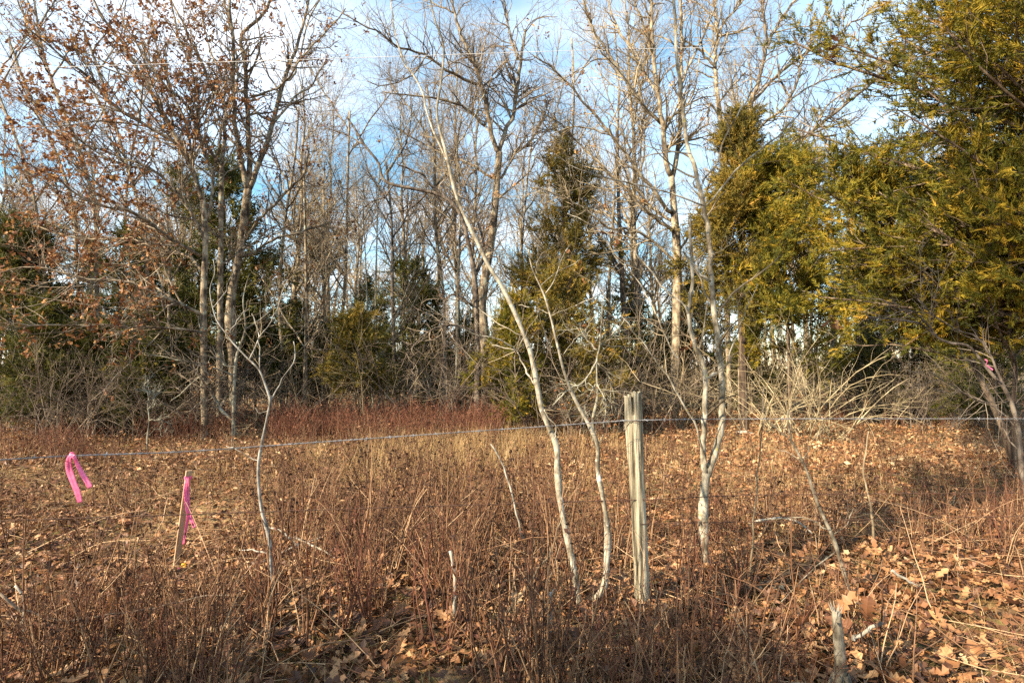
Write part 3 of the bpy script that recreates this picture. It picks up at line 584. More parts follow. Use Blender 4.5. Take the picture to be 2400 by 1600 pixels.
traced_tree('central_oak', 'big central oak with lichened trunk, broken snag and wide crooked crown', 'tree', 14.2,
    ([(1130, 985), (1132, 900), (1135, 800), (1130, 700), (1146, 600), (1155, 540), (1162, 459), (1170, 357)], 25, 14),
    [([(1170, 362), (1152, 316), (1142, 255), (1126, 194), (1116, 153), (1086, 97), (1065, 31), (1060, -20)], 11, 4, -0.8), ([(1170, 362), (1180, 316), (1203, 265), (1213, 189), (1223, 128), (1231, 71)], 10, 5, 0.4),
     ([(1214, 140), (1193, 71), (1177, -20)], 5.5, 3, 0.3), ([(1118, 199), (1055, 168), (994, 128), (933, 110), (877, 71), (800, 31)], 7, 2, -1.5), ([(1137, 296), (1086, 250), (1024, 230), (953, 224), (900, 215)], 6, 2, -1.0),
     ([(1157, 418), (1090, 377), (1040, 362), (980, 330), (930, 300)], 6, 2, 1.2), ([(1175, 418), (1208, 362), (1249, 326), (1270, 286), (1290, 230)], 6, 2, 0.7), ([(1206, 210), (1195, 180), (1182, 148)], 5, 4, -0.1), ([(1209, 357), (1210, 330), (1213, 318)], 3.5, 2.5, 0),
     ([(1160, 470), (1200, 440), (1240, 400), (1260, 360)], 4.5, 1.6, -.6), ([(1065, 31), (1020, 10), (980, -20)], 4, 2, .3), ([(1000, 130), (960, 180), (900, 200), (860, 190)], 3.5, 1.5, -.2), ([(1203, 265), (1240, 235), (1290, 215)], 4, 1.5, .5)],
    T_OAK, (130, 720, 1900), ((0.7, 2.0), (0.4, 1.1), (0.15, 0.5)), 45, seedn=5, wig=0.28)
traced_tree('arching_limb_oak', 'oak with one thick dark limb arching far left, beside the central oak', 'tree', 13.0,
    ([(1118, 988), (1120, 880), (1118, 760), (1112, 650), (1096, 561), (1075, 495), (1035, 459), (978, 444), (922, 433), (897, 418), (887, 382), (856, 342), (831, 301), (813, 275)], 14, 4),
    [([(1035, 459), (1004, 423), (968, 398), (930, 385)], 7, 2.5, -0.4), ([(1112, 650), (1135, 590), (1120, 520), (1090, 440), (1070, 360)], 7, 2, 0.8), ([(922, 433), (900, 460), (860, 480), (830, 520)], 4, 1.6, -.5), ([(856, 342), (800, 310), (760, 300)], 3.5, 1.4, .3), ([(1000, 450), (960, 490), (900, 500)], 4, 1.5, .6), ([(1115, 720), (1080, 700), (1060, 690), (1040, 710)], 6, 3, -.3), ([(1118, 780), (1060, 760), (1000, 780), (950, 830)], 5, 1.6, -.8)],
    (M_DARK, M_TWIGD), (60, 280, 460), ((0.5, 1.6), (0.3, 0.9), (0.15, 0.4)), 60, seedn=6, wig=0.3)
traced_tree('tan_oak', 'tall tan-barked oak with many upswept limbs, rising behind the forked sapling', 'tree', 14.6,
    ([(1580, 992), (1583, 880), (1586, 760), (1587, 600), (1580, 497), (1574, 412)], 22, 16),
    [([(1574, 414), (1561, 383), (1555, 303), (1545, 223), (1536, 175), (1530, 112), (1526, -20)], 12, 6, -0.5), ([(1576, 414), (1587, 367), (1593, 287), (1596, 160), (1596, -20)], 11, 5, 0.5), ([(1550, 290), (1491, 226), (1434, 137), (1386, 57), (1362, -20)], 8, 3, -1.0),
     ([(1540, 215), (1523, 191), (1478, 118), (1437, 41), (1420, -20)], 7.5, 3, 0.6), ([(1533, 120), (1523, 96), (1501, 41), (1474, -20)], 6, 3, -0.6), ([(1578, 500), (1555, 478), (1507, 414), (1434, 319), (1370, 242), (1300, 163), (1250, 130)], 9, 2.5, -1.6),
     ([(1580, 520), (1542, 497), (1453, 427), (1364, 344), (1300, 280), (1230, 240)], 7, 2, 0.8), ([(1582, 548), (1564, 530), (1511, 492), (1454, 430), (1400, 385)], 8, 2.5, -0.8), ([(1584, 620), (1540, 570), (1480, 540), (1420, 530), (1370, 490), (1290, 450), (1250, 440)], 7, 2, -1.2),
     ([(1590, 340), (1632, 310), (1660, 290)], 6, 2, 0.5), ([(1595, 200), (1625, 130), (1660, 60), (1680, 0)], 6, 2.5, 0.8), ([(1434, 319), (1380, 300), (1330, 300), (1290, 320)], 3.5, 1.4, -.2), ([(1586, 600), (1620, 540), (1650, 470), (1680, 380)], 6, 2, 1), ([(1434, 137), (1400, 140), (1340, 175), (1300, 195)], 3.5, 1.4, 0.2)],
    T_TAN, (150, 720, 1900), ((0.7, 2.0), (0.4, 1.1), (0.15, 0.45)), 280, seedn=7, tint=0.7, wig=0.17, twig_up=0.16)
traced_tree('lichened_pole_oak', 'slender lichen-spotted oak rising straight behind the bronze cedar', 'tree', 16.5,
    ([(1712, 985), (1706, 800), (1700, 500), (1689, 293), (1679, 207)], 13, 9),
    [([(1679, 207), (1676, 128), (1681, 70), (1676, 32), (1675, -20)], 9, 5, 0.3), ([(1678, 160), (1648, 128), (1620, 105), (1600, 90)], 6, 3, -0.4), ([(1680, 85), (1700, 50), (1735, 10), (1750, -20)], 6, 2.5, 0.5), ([(1683, 85), (1720, 78), (1770, 58)], 5, 2, 0.4), ([(1684, 245), (1700, 220), (1745, 170)], 5, 2, -.3), ([(1686, 270), (1662, 242), (1660, 290)], 4.5, 3, -.2), ([(1676, 40), (1650, 20), (1610, -10)], 4, 2, .4)],
    T_TAN, (44, 190, 380), ((0.7, 1.9), (0.4, 1.0), (0.15, 0.45)), 60, seedn=8, tint=0.6)
traced_tree('dark_forked_oak', 'dark-limbed oak forking toward the upper right above the bronze cedars', 'tree', 15.2,
    ([(1738, 990), (1738, 800), (1740, 560), (1750, 330), (1756, 265)], 15, 10),
    [([(1756, 267), (1778, 191), (1797, 105), (1791, 48), (1783, -20)], 9, 4, -.4), ([(1797, 112), (1823, 57), (1848, 22), (1880, -20)], 7, 3, 0.5), ([(1766, 235), (1785, 215), (1842, 160), (1890, 124), (1954, 86), (1998, 54), (2060, 20)], 7, 2.2, 1.0),
     ([(1750, 330), (1772, 306), (1842, 245), (1874, 175), (1876, 120), (1860, 70)], 6.5, 3, -0.8), ([(1745, 450), (1790, 410), (1842, 367), (1906, 306), (1960, 262), (2060, 180), (2130, 110)], 9, 4, 1.2), ([(1842, 245), (1900, 200), (1960, 180), (2040, 150)], 4, 1.6, .6), ([(1855, 228), (1830, 190), (1825, 150)], 5, 3, -.3), ([(1890, 124), (1920, 60), (1950, 0)], 4, 1.6, .2), ([(1906, 306), (1940, 250), (2000, 205), (2080, 190)], 4, 1.6, -.3)],
    (M_OAK, M_TWIG), (100, 520, 1300), ((0.7, 2.0), (0.4, 1.1), (0.15, 0.5)), 60, seedn=9, tint=0.4, wig=0.22)
traced_tree('dead_crooked_tree', 'dead crooked lichen-grey little tree tangled left of the fence post', 'dead tree', 10.5,
    ([(1392, 1035), (1390, 980), (1400, 930), (1398, 850), (1405, 815), (1410, 760), (1412, 700)], 7, 3),
    [([(1400, 845), (1380, 880), (1350, 905), (1318, 925), (1295, 950)], 5, 1.8, -.3), ([(1402, 820), (1372, 790), (1380, 760), (1398, 735)], 4, 1.8, .3), ([(1400, 850), (1425, 880), (1440, 930), (1445, 990)], 4, 1.6, .3), ([(1400, 900), (1420, 940), (1415, 1000)], 3.5, 1.5, -.3), ([(1396, 900), (1372, 950), (1362, 1000)], 3.5, 1.5, .2), ([(1405, 815), (1440, 780), (1470, 740)], 3.5, 1.5, .4)],
    (M_LICH, M_LICH), (46, 120, 120), ((0.4, 1.1), (0.25, 0.6), (0.1, 0.3)), 60, seedn=10, wig=0.34, twig_up=-0.02, rm=.0028)
traced_tree('lichen_shrub', 'small dead pale shrub crusted with grey lichen below the leafy oak', 'shrub', 10.4,
    ([(346, 1020), (350, 985), (347, 950), (352, 915)], 3.5, 2),
    [([(348, 960), (362, 935), (372, 915)], 2.6, 1.6, .1), ([(350, 985), (385, 985), (405, 1005)], 3, 1.5, .2), ([(350, 930), (340, 910), (348, 890)], 2.6, 1.5, 0)],
    (M_LICH, M_LICH), (30, 60, 80), ((0.15, 0.4), (0.1, 0.25), (0.06, 0.15)), 0, seedn=12, wig=0.4, rm=.0045)
# slim trunks in the middle of the edge
for i, (x0, yb, pts, w, d, mats, lab) in enumerate([
    (1052, 985, [(1052, 985), (1068, 900), (1072, 780), (1075, 640), (1078, 480), (1070, 330)], 8, 14.0, (M_LICH, M_TWIGT), 'slim lichen-pale tree just left of the central oak trunk'),
    (1038, 985, [(1040, 985), (1042, 860), (1040, 700), (1020, 520), (1018, 350), (1000, 200)], 10, 15.5, T_OAK, 'slim grey tree second left of the central oak trunk'),
    (890, 990, [(890, 990), (885, 860), (880, 720), (884, 540), (890, 380)], 4.5, 14.2, (M_LICH, M_TWIGT), 'pencil-thin pale tree beside the small golden cedar'),
    (866, 990, [(880, 990), (868, 880), (862, 760), (858, 640), (850, 470)], 4.5, 14.6, (M_LICH, M_TWIGT), 'pencil-thin pale tree rising through the small golden cedar'),
    (716, 985, [(714, 985), (716, 860), (718, 700), (716, 560), (712, 400)], 9, 15.0, T_OAK, 'straight grey tree between the left oaks and the golden cedar'),
    (792, 975, [(786, 975), (790, 840), (806, 700), (812, 560), (815, 400), (820, 260)], 9, 18.0, T_OAK, 'grey tree leaning slightly right behind the golden cedar'),
    (925, 985, [(925, 985), (925, 860), (920, 700), (918, 520), (905, 380)], 10, 16.0, (M_DARK, M_TWIGD), 'dark-barked tree standing right of the small golden cedar'),
    (395, 1015, [(398, 1000), (397, 880), (394, 790), (398, 650), (390, 480)], 9, 13.2, T_OAK, 'upright grey tree with lichen patches left of the leafy oak'),
    (1462, 985, [(1462, 985), (1464, 800), (1458, 650), (1450, 480), (1446, 300)], 14, 17.5, (M_DARK, M_TWIGD), 'dark-trunked tree rising above the fence post'),
    (70, 1010, [(200, 1000), (190, 800), (180, 620), (170, 480), (120, 330), (60, 200), (20, 90)], 9, 15.5, T_OAK, 'bare grey tree leaning left at the far left edge'),
    (300, 1000, [(280, 1000), (285, 800), (290, 600), (300, 420), (330, 250), (340, 100)], 8, 16.5, T_OAK, 'bare grey tree behind the leafy oak crown'),
    (110, 1000, [(110, 1000), (112, 850), (108, 700), (95, 560), (70, 420), (20, 280), (-20, 180)], 9, 12.8, T_OAK, 'bare oak nearest the left edge, crown sweeping left'),
    (230, 1000, [(232, 1000), (230, 820), (226, 640), (222, 500), (190, 360), (140, 240), (100, 120), (80, 0)], 10, 13.6, T_OAK, 'bare oak with slim upswept limbs left of the leafy oak'),
    (340, 1000, [(352, 1000), (350, 820), (345, 640), (330, 500), (290, 360), (250, 220), (200, 80)], 9, 14.2, T_OAK, 'slim oak standing close behind the leafy oak'),
    (2075, 985, [(2080, 985), (2075, 900), (2078, 760), (2085, 600), (2060, 420)], 8, 17.0, T_TAN, 'tan tree in the wood under the big right cedar'),
    (1318, 985, [(1318, 985), (1320, 840), (1322, 660), (1330, 460), (1345, 250), (1340, 90)], 8, 18.0, T_TAN, 'pale tree rising behind the central cedar'),
    (1420, 985, [(1420, 985), (1422, 840), (1430, 620), (1442, 420), (1450, 220), (1440, 60)], 8, 18.5, T_TAN, 'pale upright tree between the central cedar and tan oak'),
    (1238, 985, [(1238, 985), (1232, 800), (1222, 620), (1235, 430), (1255, 260)], 7, 17.5, T_OAK, 'slim tree rising right of the central oak'),
    (660, 985, [(660, 985), (662, 840), (655, 700), (668, 520), (690, 380), (700, 250)], 9, 16.5, T_OAK, 'slim grey tree right of the stout left oak'),
    (1940, 985, [(1945, 985), (1950, 820), (1975, 640), (2000, 480), (2040, 380)], 9, 17.0, T_TAN, 'tree with a crooked crown between the bronze and right cedars'),
    ]):
    r = random.Random(i); n = len(pts); lim = []
    for k in range(7 if i not in (11, 12, 13) else 14):
        j = r.randint(n // 2 - 1, n - 2); f = r.random(); x = pts[j][0] + (pts[j + 1][0] - pts[j][0]) * f; y = pts[j][1] + (pts[j + 1][1] - pts[j][1]) * f
        s = r.choice((-1, 1)) if i not in (11, 12, 13) else r.choice((-1, -1, -1, 1)); L = r.uniform(70, 190); lim.append(([(x, y), (x + s * L * 0.28, y - L * 0.45), (x + s * L * r.uniform(.35, .7), y - L)], w * 0.42, 1.3))
    traced_tree('slim_tree', lab, 'tree', d, (pts, w, w * 0.45), lim, mats, (40, 200, 460), ((0.6, 1.7), (0.35, 0.9), (0.15, 0.4)), (40 if i in (4, 5, 10, 18) else (240 if i in (11, 12, 13) else 12)), seedn=40 + i, group='slim trees along the wood edge')

# ------------------------------------------------------------------ cedars
def frond(seed, n=7, flat=0.25):
    r = np.random.default_rng(seed); v = []; f = []
    def needle(o, d, L, w):
        d = norm(d); s = norm(np.cross(d, r.normal(size=3))); i = len(v)
        v.extend([o - s * w, o + s * w, o + d * L]); f.append((i, i + 1, i + 2))
    for k in range(n):
        t = (k + 0.3) / n
        for s in (-1, 1):
            o = np.array([t, 0, 0.12 * t * t]); needle(o, np.array([0.75, s * r.uniform(0.4, 0.8), r.normal() * flat]), 0.42 * (1.15 - 0.6 * t) * r.uniform(0.7, 1.2), 0.045)
    needle(np.array([0., 0, 0]), np.array([1, 0, 0.1]), 1.1, 0.035)
    return np.array(v), np.array(f)
FROND = [frond(s, 6 + s % 2) for s in range(5)]
def cedar_parts(h, rad, nb, nsec, nspray, slen, seed, z0=0.06, trunk_r=0.11, shape=1.0, top=0.0, lean=(0, 0)):
    r = np.random.default_rng(seed)
    zz = np.linspace(0, 1, 9); tr = np.stack([lean[0] * zz ** 1.4 + 0.04 * r.normal(size=9) * zz, lean[1] * zz ** 1.4 + 0.04 * r.normal(size=9) * zz, zz * h], -1); trr = trunk_r * (1.03 - zz) + 0.006
    tr[0, 2] = -0.1
    a0 = r.uniform(0, 6); t = r.uniform(z0, 0.985, nb) ** 0.9; f = t * 8; i0 = np.minimum(f.astype(int), 7); pos = tr[i0] + (tr[i0 + 1] - tr[i0]) * (f - i0)[:, None]
    prof = np.minimum(1, (t - z0 * 0.4) / 0.14 + 0.35) * (1 - t) ** (0.75 * shape) + 0.05 + top * (1 - t)
    L = rad * prof * r.uniform(0.4, 1.3, nb) * (1 + 0.28 * np.sin(a0 + t * 19)); a = r.uniform(0, 6.283, nb); el = np.radians(r.uniform(-12, 26, nb) + 46 * t)
    d = np.stack([np.cos(a) * np.cos(el), np.sin(a) * np.cos(el), np.sin(el)], -1); pts = [pos]; cur = pos
    for s in range(5):
        d = norm(d + r.normal(size=d.shape) * 0.10 + [0, 0, 0.05]); cur = cur + d * (L / 5)[:, None]; pts.append(cur)
    b1 = (np.stack(pts, 1), np.clip(L * 0.011, 0.006, 0.05)[:, None] * np.linspace(1, 0.3, 6)[None])
    b2 = spawn([b1], nsec, (rad * 0.16, rad * 0.42), (25, 65), (0.22, 1), 4, 0.14, 0.06, 0.55, 0.4, 0.02, 0.003, r)
    wood = Mesh().tubes(*b1, 5).tubes(*b2, 3); fo = Mesh(); per = nspray // len(FROND)
    p = b2[0]; p1 = b1[0]
    for tv, tf in FROND:
        i = r.integers(0, len(p), per); k = r.uniform(0.15, 1.0, per) * (p.shape[1] - 1); j = np.minimum(k.astype(int), p.shape[1] - 2); A = p[i, j]; B = p[i, j + 1]
        q = A + (B - A) * (k - j)[:, None]; dr = norm(B - A); dr = norm(dr + r.normal(size=dr.shape) * 0.55 + [0, 0, 0.12])
        clump = r.normal(size=len(p)) * 0.13
        fo.scatter(tv, tf, q + r.normal(size=q.shape) * slen * 0.25, rot_from(dr, r=r), r.uniform(0.6, 1.25, per) * slen, np.clip(0.42 + clump[i] + r.normal(size=per) * 0.14, 0, 1))
    return Mesh().tubes(tr, trr, 8), wood, fo
def cedar(label, base, args, mat, name='cedar_tree', group=None, **kw):
    t, w, f = cedar_parts(*args, **kw); o = thing(name, label, 'cedar', tuple(base), group)
    t.build('trunk', M_CBARK, o); w.build('branches', M_CBARK, o, kind='stuff'); f.build('crown', mat, o, kind='stuff', smooth=False); return o
def spot(px, d): x = (px - 1200) / FPX * d; return (x, d, float(gz(x, d)))
# the near cedar that fills the right side, and the thin leaning stem under it
cedar('big golden-green cedar filling the upper right side', spot(2500, 6.9), (7.6, 2.95, 170, 2000, 23500, 0.175, 501), M_CED, z0=0.20, trunk_r=0.13, shape=0.4)
cedar('golden cedar boughs low on the right, in front of the dim wood', spot(2370, 8.4), (4.1, 1.75, 100, 850, 7500, 0.18, 511), M_CED, z0=0.34, trunk_r=0.045, shape=0.3, lean=(-2.1, 0.2))
cedar('golden drooping cedar at the right edge above the leaning stem', spot(2370, 7.6), (3.9, 1.6, 100, 800, 7500, 0.18, 512), M_CED, z0=0.36, trunk_r=0.03, shape=0.3)
cedar('bronze-green cedar reaching in front of the tan oaks, left neighbour of the big right cedar', spot(1850, 13.2), (6.3, 1.85, 100, 850, 7500, 0.23, 502), M_CED, z0=0.20, trunk_r=0.05, shape=0.5)
cedar('tall brown-green cedar with a pointed top right of the tan oak', spot(1742, 13.6), (7.6, 1.6, 120, 800, 6000, 0.26, 503), M_CEDB, z0=0.28, trunk_r=0.10, shape=0.8)
cedar('open narrow cedar standing in the gap right of the central oak', spot(1322, 16.5), (8.1, 1.7, 70, 430, 3000, 0.30, 504), M_CEDB, z0=0.25, trunk_r=0.10, shape=0.7)
cedar('low dense yellow-green cedar behind the leaning saplings', spot(1215, 12.6), (2.7, 0.95, 80, 460, 3300, 0.20, 505), M_CED, z0=0.12, trunk_r=0.05, shape=0.5)
cedar('bushy olive cedar between the crooked sapling and the fence post', spot(1335, 13.4), (3.6, 1.5, 80, 460, 3000, 0.24, 506), M_CEDB, z0=0.10, trunk_r=0.06, shape=0.6)
cedar('small golden cedar on a bare stem in the middle of the wood edge', spot(832, 13.2), (2.6, 0.95, 60, 340, 2000, 0.22, 507), M_CEDB, z0=0.30, trunk_r=0.035, shape=0.7)
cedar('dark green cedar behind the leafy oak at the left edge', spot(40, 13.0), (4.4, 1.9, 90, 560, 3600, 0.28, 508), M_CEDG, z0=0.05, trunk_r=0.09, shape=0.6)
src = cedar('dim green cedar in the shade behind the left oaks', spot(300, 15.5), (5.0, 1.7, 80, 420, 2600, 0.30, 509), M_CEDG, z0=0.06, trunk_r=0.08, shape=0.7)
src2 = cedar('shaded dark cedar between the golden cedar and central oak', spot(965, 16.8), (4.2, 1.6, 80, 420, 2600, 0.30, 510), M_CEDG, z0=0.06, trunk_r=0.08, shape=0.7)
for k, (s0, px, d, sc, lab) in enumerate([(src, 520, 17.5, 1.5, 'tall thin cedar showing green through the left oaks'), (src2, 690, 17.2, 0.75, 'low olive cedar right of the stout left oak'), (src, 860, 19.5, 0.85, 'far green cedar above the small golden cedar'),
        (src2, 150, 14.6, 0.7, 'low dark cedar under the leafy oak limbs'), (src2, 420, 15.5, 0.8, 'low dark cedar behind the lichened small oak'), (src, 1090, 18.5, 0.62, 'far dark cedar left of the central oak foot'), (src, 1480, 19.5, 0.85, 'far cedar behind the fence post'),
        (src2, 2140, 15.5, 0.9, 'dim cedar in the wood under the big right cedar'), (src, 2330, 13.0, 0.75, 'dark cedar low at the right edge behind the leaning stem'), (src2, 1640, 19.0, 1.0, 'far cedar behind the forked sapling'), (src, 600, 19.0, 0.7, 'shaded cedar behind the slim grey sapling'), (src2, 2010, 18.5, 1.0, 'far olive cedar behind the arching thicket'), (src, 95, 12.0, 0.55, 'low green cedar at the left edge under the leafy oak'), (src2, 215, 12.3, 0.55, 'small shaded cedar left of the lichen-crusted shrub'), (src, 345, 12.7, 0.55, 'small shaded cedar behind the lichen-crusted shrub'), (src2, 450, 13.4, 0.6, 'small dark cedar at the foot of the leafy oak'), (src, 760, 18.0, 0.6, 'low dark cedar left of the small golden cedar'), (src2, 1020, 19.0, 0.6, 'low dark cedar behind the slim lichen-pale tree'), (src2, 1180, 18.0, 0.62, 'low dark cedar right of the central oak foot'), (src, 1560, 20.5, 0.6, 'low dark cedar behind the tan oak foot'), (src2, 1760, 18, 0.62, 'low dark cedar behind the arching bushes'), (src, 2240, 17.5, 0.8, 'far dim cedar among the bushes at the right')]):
    o = copy_tree(s0); o['label'] = lab; o.location = spot(px, d); o.scale = (sc, sc, sc); o.rotation_euler = (0, 0, k * 1.7)
traced_tree('leaning_cedar_stem', 'thin dark cedar stem leaning left under the big right cedar', 'cedar', 5.6,
    ([(2420, 1215), (2396, 1116), (2386, 1004), (2360, 920), (2324, 876), (2292, 835), (2267, 809), (2238, 806), (2200, 793), (2161, 761), (2123, 752), (2034, 742)], 11, 3.0),
    [([(2360, 920), (2300, 800), (2240, 770), (2190, 740), (2150, 700)], 5, 2, .3), ([(2200, 793), (2150, 735), (2100, 722), (2060, 700)], 4, 1.5, -.2), ([(2386, 1004), (2340, 960), (2260, 920), (2180, 870)], 3, 1.2, .3), ([(2370, 940), (2300, 940), (2230, 910)], 2.4, 1, -.2), ([(2390, 1060), (2350, 1000), (2330, 930)], 3, 1.2, .3)],
    (M_DARK, M_TWIGD), (34, 110, 120), ((0.3, 0.9), (0.2, 0.6), (0.1, 0.3)), 0, seedn=60, rm=0.0018)

# ------------------------------------------------------------------ thickets at the wood edge and the wood behind
def bush_mesh(seed, h, stems, lean, side, arch=0.0, thick=1.0):
    r = np.random.default_rng(seed); mb = Mesh(); seg = 7
    a = r.uniform(0, 6.283, stems); base = np.stack([np.cos(a), np.sin(a), np.zeros(stems)], -1) * r.uniform(0, 0.35, stems)[:, None]
    d = norm(np.stack([np.cos(a) * lean * r.uniform(0.2, 1.2, stems), np.sin(a) * lean * r.uniform(0.2, 1.2, stems), np.ones(stems)], -1)); H = h * r.uniform(0.5, 1.15, stems); pts = [base]; cur = base
    for s in range(seg):
        d = d + r.normal(size=d.shape) * 0.10; d[:, 2] -= arch * (s + 1) / seg; d = norm(d); cur = cur + d * (H / seg)[:, None]; pts.append(cur)
    b = (np.stack(pts, 1), r.uniform(0.006, 0.016, stems)[:, None] * thick * np.linspace(1, 0.25, seg + 1)[None]); mb.tubes(*b, 5)
    c = spawn([b], stems * side, (h * 0.2, h * 0.55), (25, 65), (0.2, 1), 5, 0.14, 0.05, 0.6, 0.4, 0.01 * thick, 0.0035 * thick, r, droop=arch); mb.tubes(*c, 3)
    e_ = spawn([c], stems * side * (3 if thick == 1 else 2), (h * 0.08, h * 0.28), (30, 65), (0.1, 1), 3, 0.15, 0.03, 0.6, 0.5, 0.006, 0.0026, r, droop=arch); mb.tubes(*e_, 3)
    return mb
bush_t = [bush_mesh(700 + s, 2.2, 9, 0.7, 6, 0.05).mesh('bush_stems', (M_TWIGT, M_TWIGD, M_TWIGD)[s % 3]) for s in range(6)]
arch_t = [bush_mesh(720 + s, 3.3, 10, 1.15, 3, 0.20, 1.25).mesh('bush_stems', M_ARCH) for s in range(3)]
def bush(me, px, d, s, lab, grp, rz=None, name='bare_bush'):
    o = bpy.data.objects.new(name, me); C.objects.link(o); o.location = spot(px, d); o.scale = (s, s, s); o.rotation_euler = (0, 0, random.uniform(0, 6.28) if rz is None else rz); tag(o, lab, 'bush', grp); return o
for px, d, s in [(10, 10.6, .8), (75, 11.4, 1.0), (140, 10.8, .8), (205, 11.6, 1.1), (265, 12.2, 1.2), (320, 11.5, .9), (380, 12.5, 1.2), (440, 12.2, 1.0), (110, 13.5, 1.4), (240, 14, 1.5), (350, 14.4, 1.4), (-30, 12.5, 1.2), (40, 12.6, 1.3), (170, 12.6, 1.3), (300, 13, 1.4), (410, 13.6, 1.3), (470, 13.4, 1.2), (520, 14, 1.2), (90, 12, 1.1), (210, 13.2, 1.3)]:
    bush(random.choice(bush_t[1:3] + bush_t[4:]), px, d, s * random.uniform(.7, 1.1), 'bare twiggy bush in the dark thicket under the leafy oak', 'bushes under the leafy oak')
for px, d, s in [(1830, 12.2, 0.9), (1890, 11.7, 0.8), (1770, 12.4, 0.85), (1950, 12.1, 0.85), (1860, 12.8, 1.0)]:
    bush(random.choice(arch_t), px, d, s, 'pale arching bush in the tangle right of the forked sapling', 'arching bushes right of the forked sapling', name='arching_bush')
for px, d, s in [(1250, 13.0, .7), (1300, 12.6, .6), (1360, 12.8, .8), (1440, 13.2, .9), (1500, 13.6, .8), (1540, 14.2, .9), (1630, 15, .9), (1690, 14.6, .8), (1270, 12.2, 1.25), (1350, 11.9, 1.1), (1430, 12.4, 1.35), (1510, 12.8, 1.3), (1180, 13.2, 1.4), (1600, 13.4, 1.2)]:
    bush(random.choice(bush_t), px, d, s, 'bare twiggy bush at the wood edge behind the fence post', 'bushes behind the fence post')
for px, d, s in [(640, 14.5, .8), (740, 14.8, .8), (850, 14.2, .7), (940, 14.4, .8), (1010, 14.0, .9), (1080, 14.6, .8), (1160, 14.4, .8), (590, 12.2, .8), (660, 12.6, .9), (500, 11.8, .8), (760, 13.6, 1.2), (880, 13.4, 1.1), (1000, 13.2, 1.4), (1080, 13.0, 1.3), (940, 13.8, 1.5)]:
    bush(random.choice(bush_t), px, d, s, 'bare twiggy bush at the wood edge left of the central oak', 'bushes left of the central oak')
for px, d, s in [(2030, 15, 1.1), (2100, 14.4, 1.0), (2180, 15.2, 1.1), (2250, 14.2, 1.0), (2320, 13.4, 1.0), (2390, 12.6, 1.0), (2440, 12, .9), (2140, 17, 1.3), (2290, 16.5, 1.3), (2060, 13.6, .8), (2130, 13.2, .8), (2210, 13, .8), (2350, 14.5, 1.1), (2000, 16, 1.2)]:
    bush(random.choice(bush_t), px, d, s, 'bare twiggy bush in the dim wood below the big right cedar', 'bushes below the right cedar')

def wood_tree(seed, h, tr, n1, n2, n3, mats):
    r = np.random.default_rng(seed); zz = np.linspace(0, 1, 10); wob = np.cumsum(r.normal(size=(10, 2)) * 0.09, 0) * (zz[:, None] ** .5)
    l = np.concatenate([wob, (zz * h)[:, None]], 1); l[0, 2] = -0.1; rr = tr * (1 - zz * 0.86)
    b0 = spawn([(l[None], rr[None])], n1, (h * 0.18, h * 0.36), (22, 50), (0.35, 0.98), 7, 0.11, 0.10, 0.55, 0.25, 0.08, 0.008, r)
    b1 = spawn([b0], n2, (h * 0.07, h * 0.18), (28, 60), (0.15, 1), 5, 0.14, 0.10, 0.6, 0.35, 0.03, 0.0055, r)
    b2 = spawn([b0, b1], n3, (h * 0.03, h * 0.085), (30, 65), (0.15, 1), 3, 0.16, 0.10, 0.6, 0.5, 0.012, 0.0045, r)
    o = thing('wood_tree', '', 'tree', (0, 0, 0)); Mesh().tubes(l, rr, 8).build('trunk', mats[0], o); Mesh().tubes(*b0, 5).build('limbs', mats[0], o, kind='stuff'); Mesh().tubes(*b1, 3).tubes(*b2, 3).build('twigs', mats[1], o, kind='stuff')
    return o
WT = [wood_tree(800 + s, 10.5 + s * 0.7, 0.11 + 0.02 * (s % 3), 24, 220, 1300, (T_OAK, T_TAN, T_TAN)[s % 3]) for s in range(6)]
used = set(); r = random.Random(5)
for k in range(66):
    d = 18.5 + 22 * (k / 66) + r.uniform(-1, 1); px = (k * 397 + r.uniform(-60, 60)) % 2500 - 50; i = k % 6
    if i in used: o = copy_tree(WT[i])
    else: o = WT[i]; used.add(i)
    o.location = spot(px, d); o.rotation_euler = (0, 0, r.uniform(0, 6.28)); s = r.uniform(0.72, 1.12) * (1 if px > 560 else 0.85); o.scale = (s, s, s)
    side = 'left' if px < 640 else ('middle' if px < 1250 else ('fence post' if px < 1800 else 'right'))
    o['label'] = {'left': 'bare tree in the wood behind the left oaks', 'middle': 'bare slender tree in the wood left of the central oak', 'fence post': 'bare slender tree in the wood behind the tan oak', 'right': 'bare tree in the wood behind the right cedars'}[side]
    o['group'] = {'left': 'far trees behind the left oaks', 'middle': 'far trees left of the central oak', 'fence post': 'far trees behind the tan oak', 'right': 'far trees behind the right cedars'}[side]
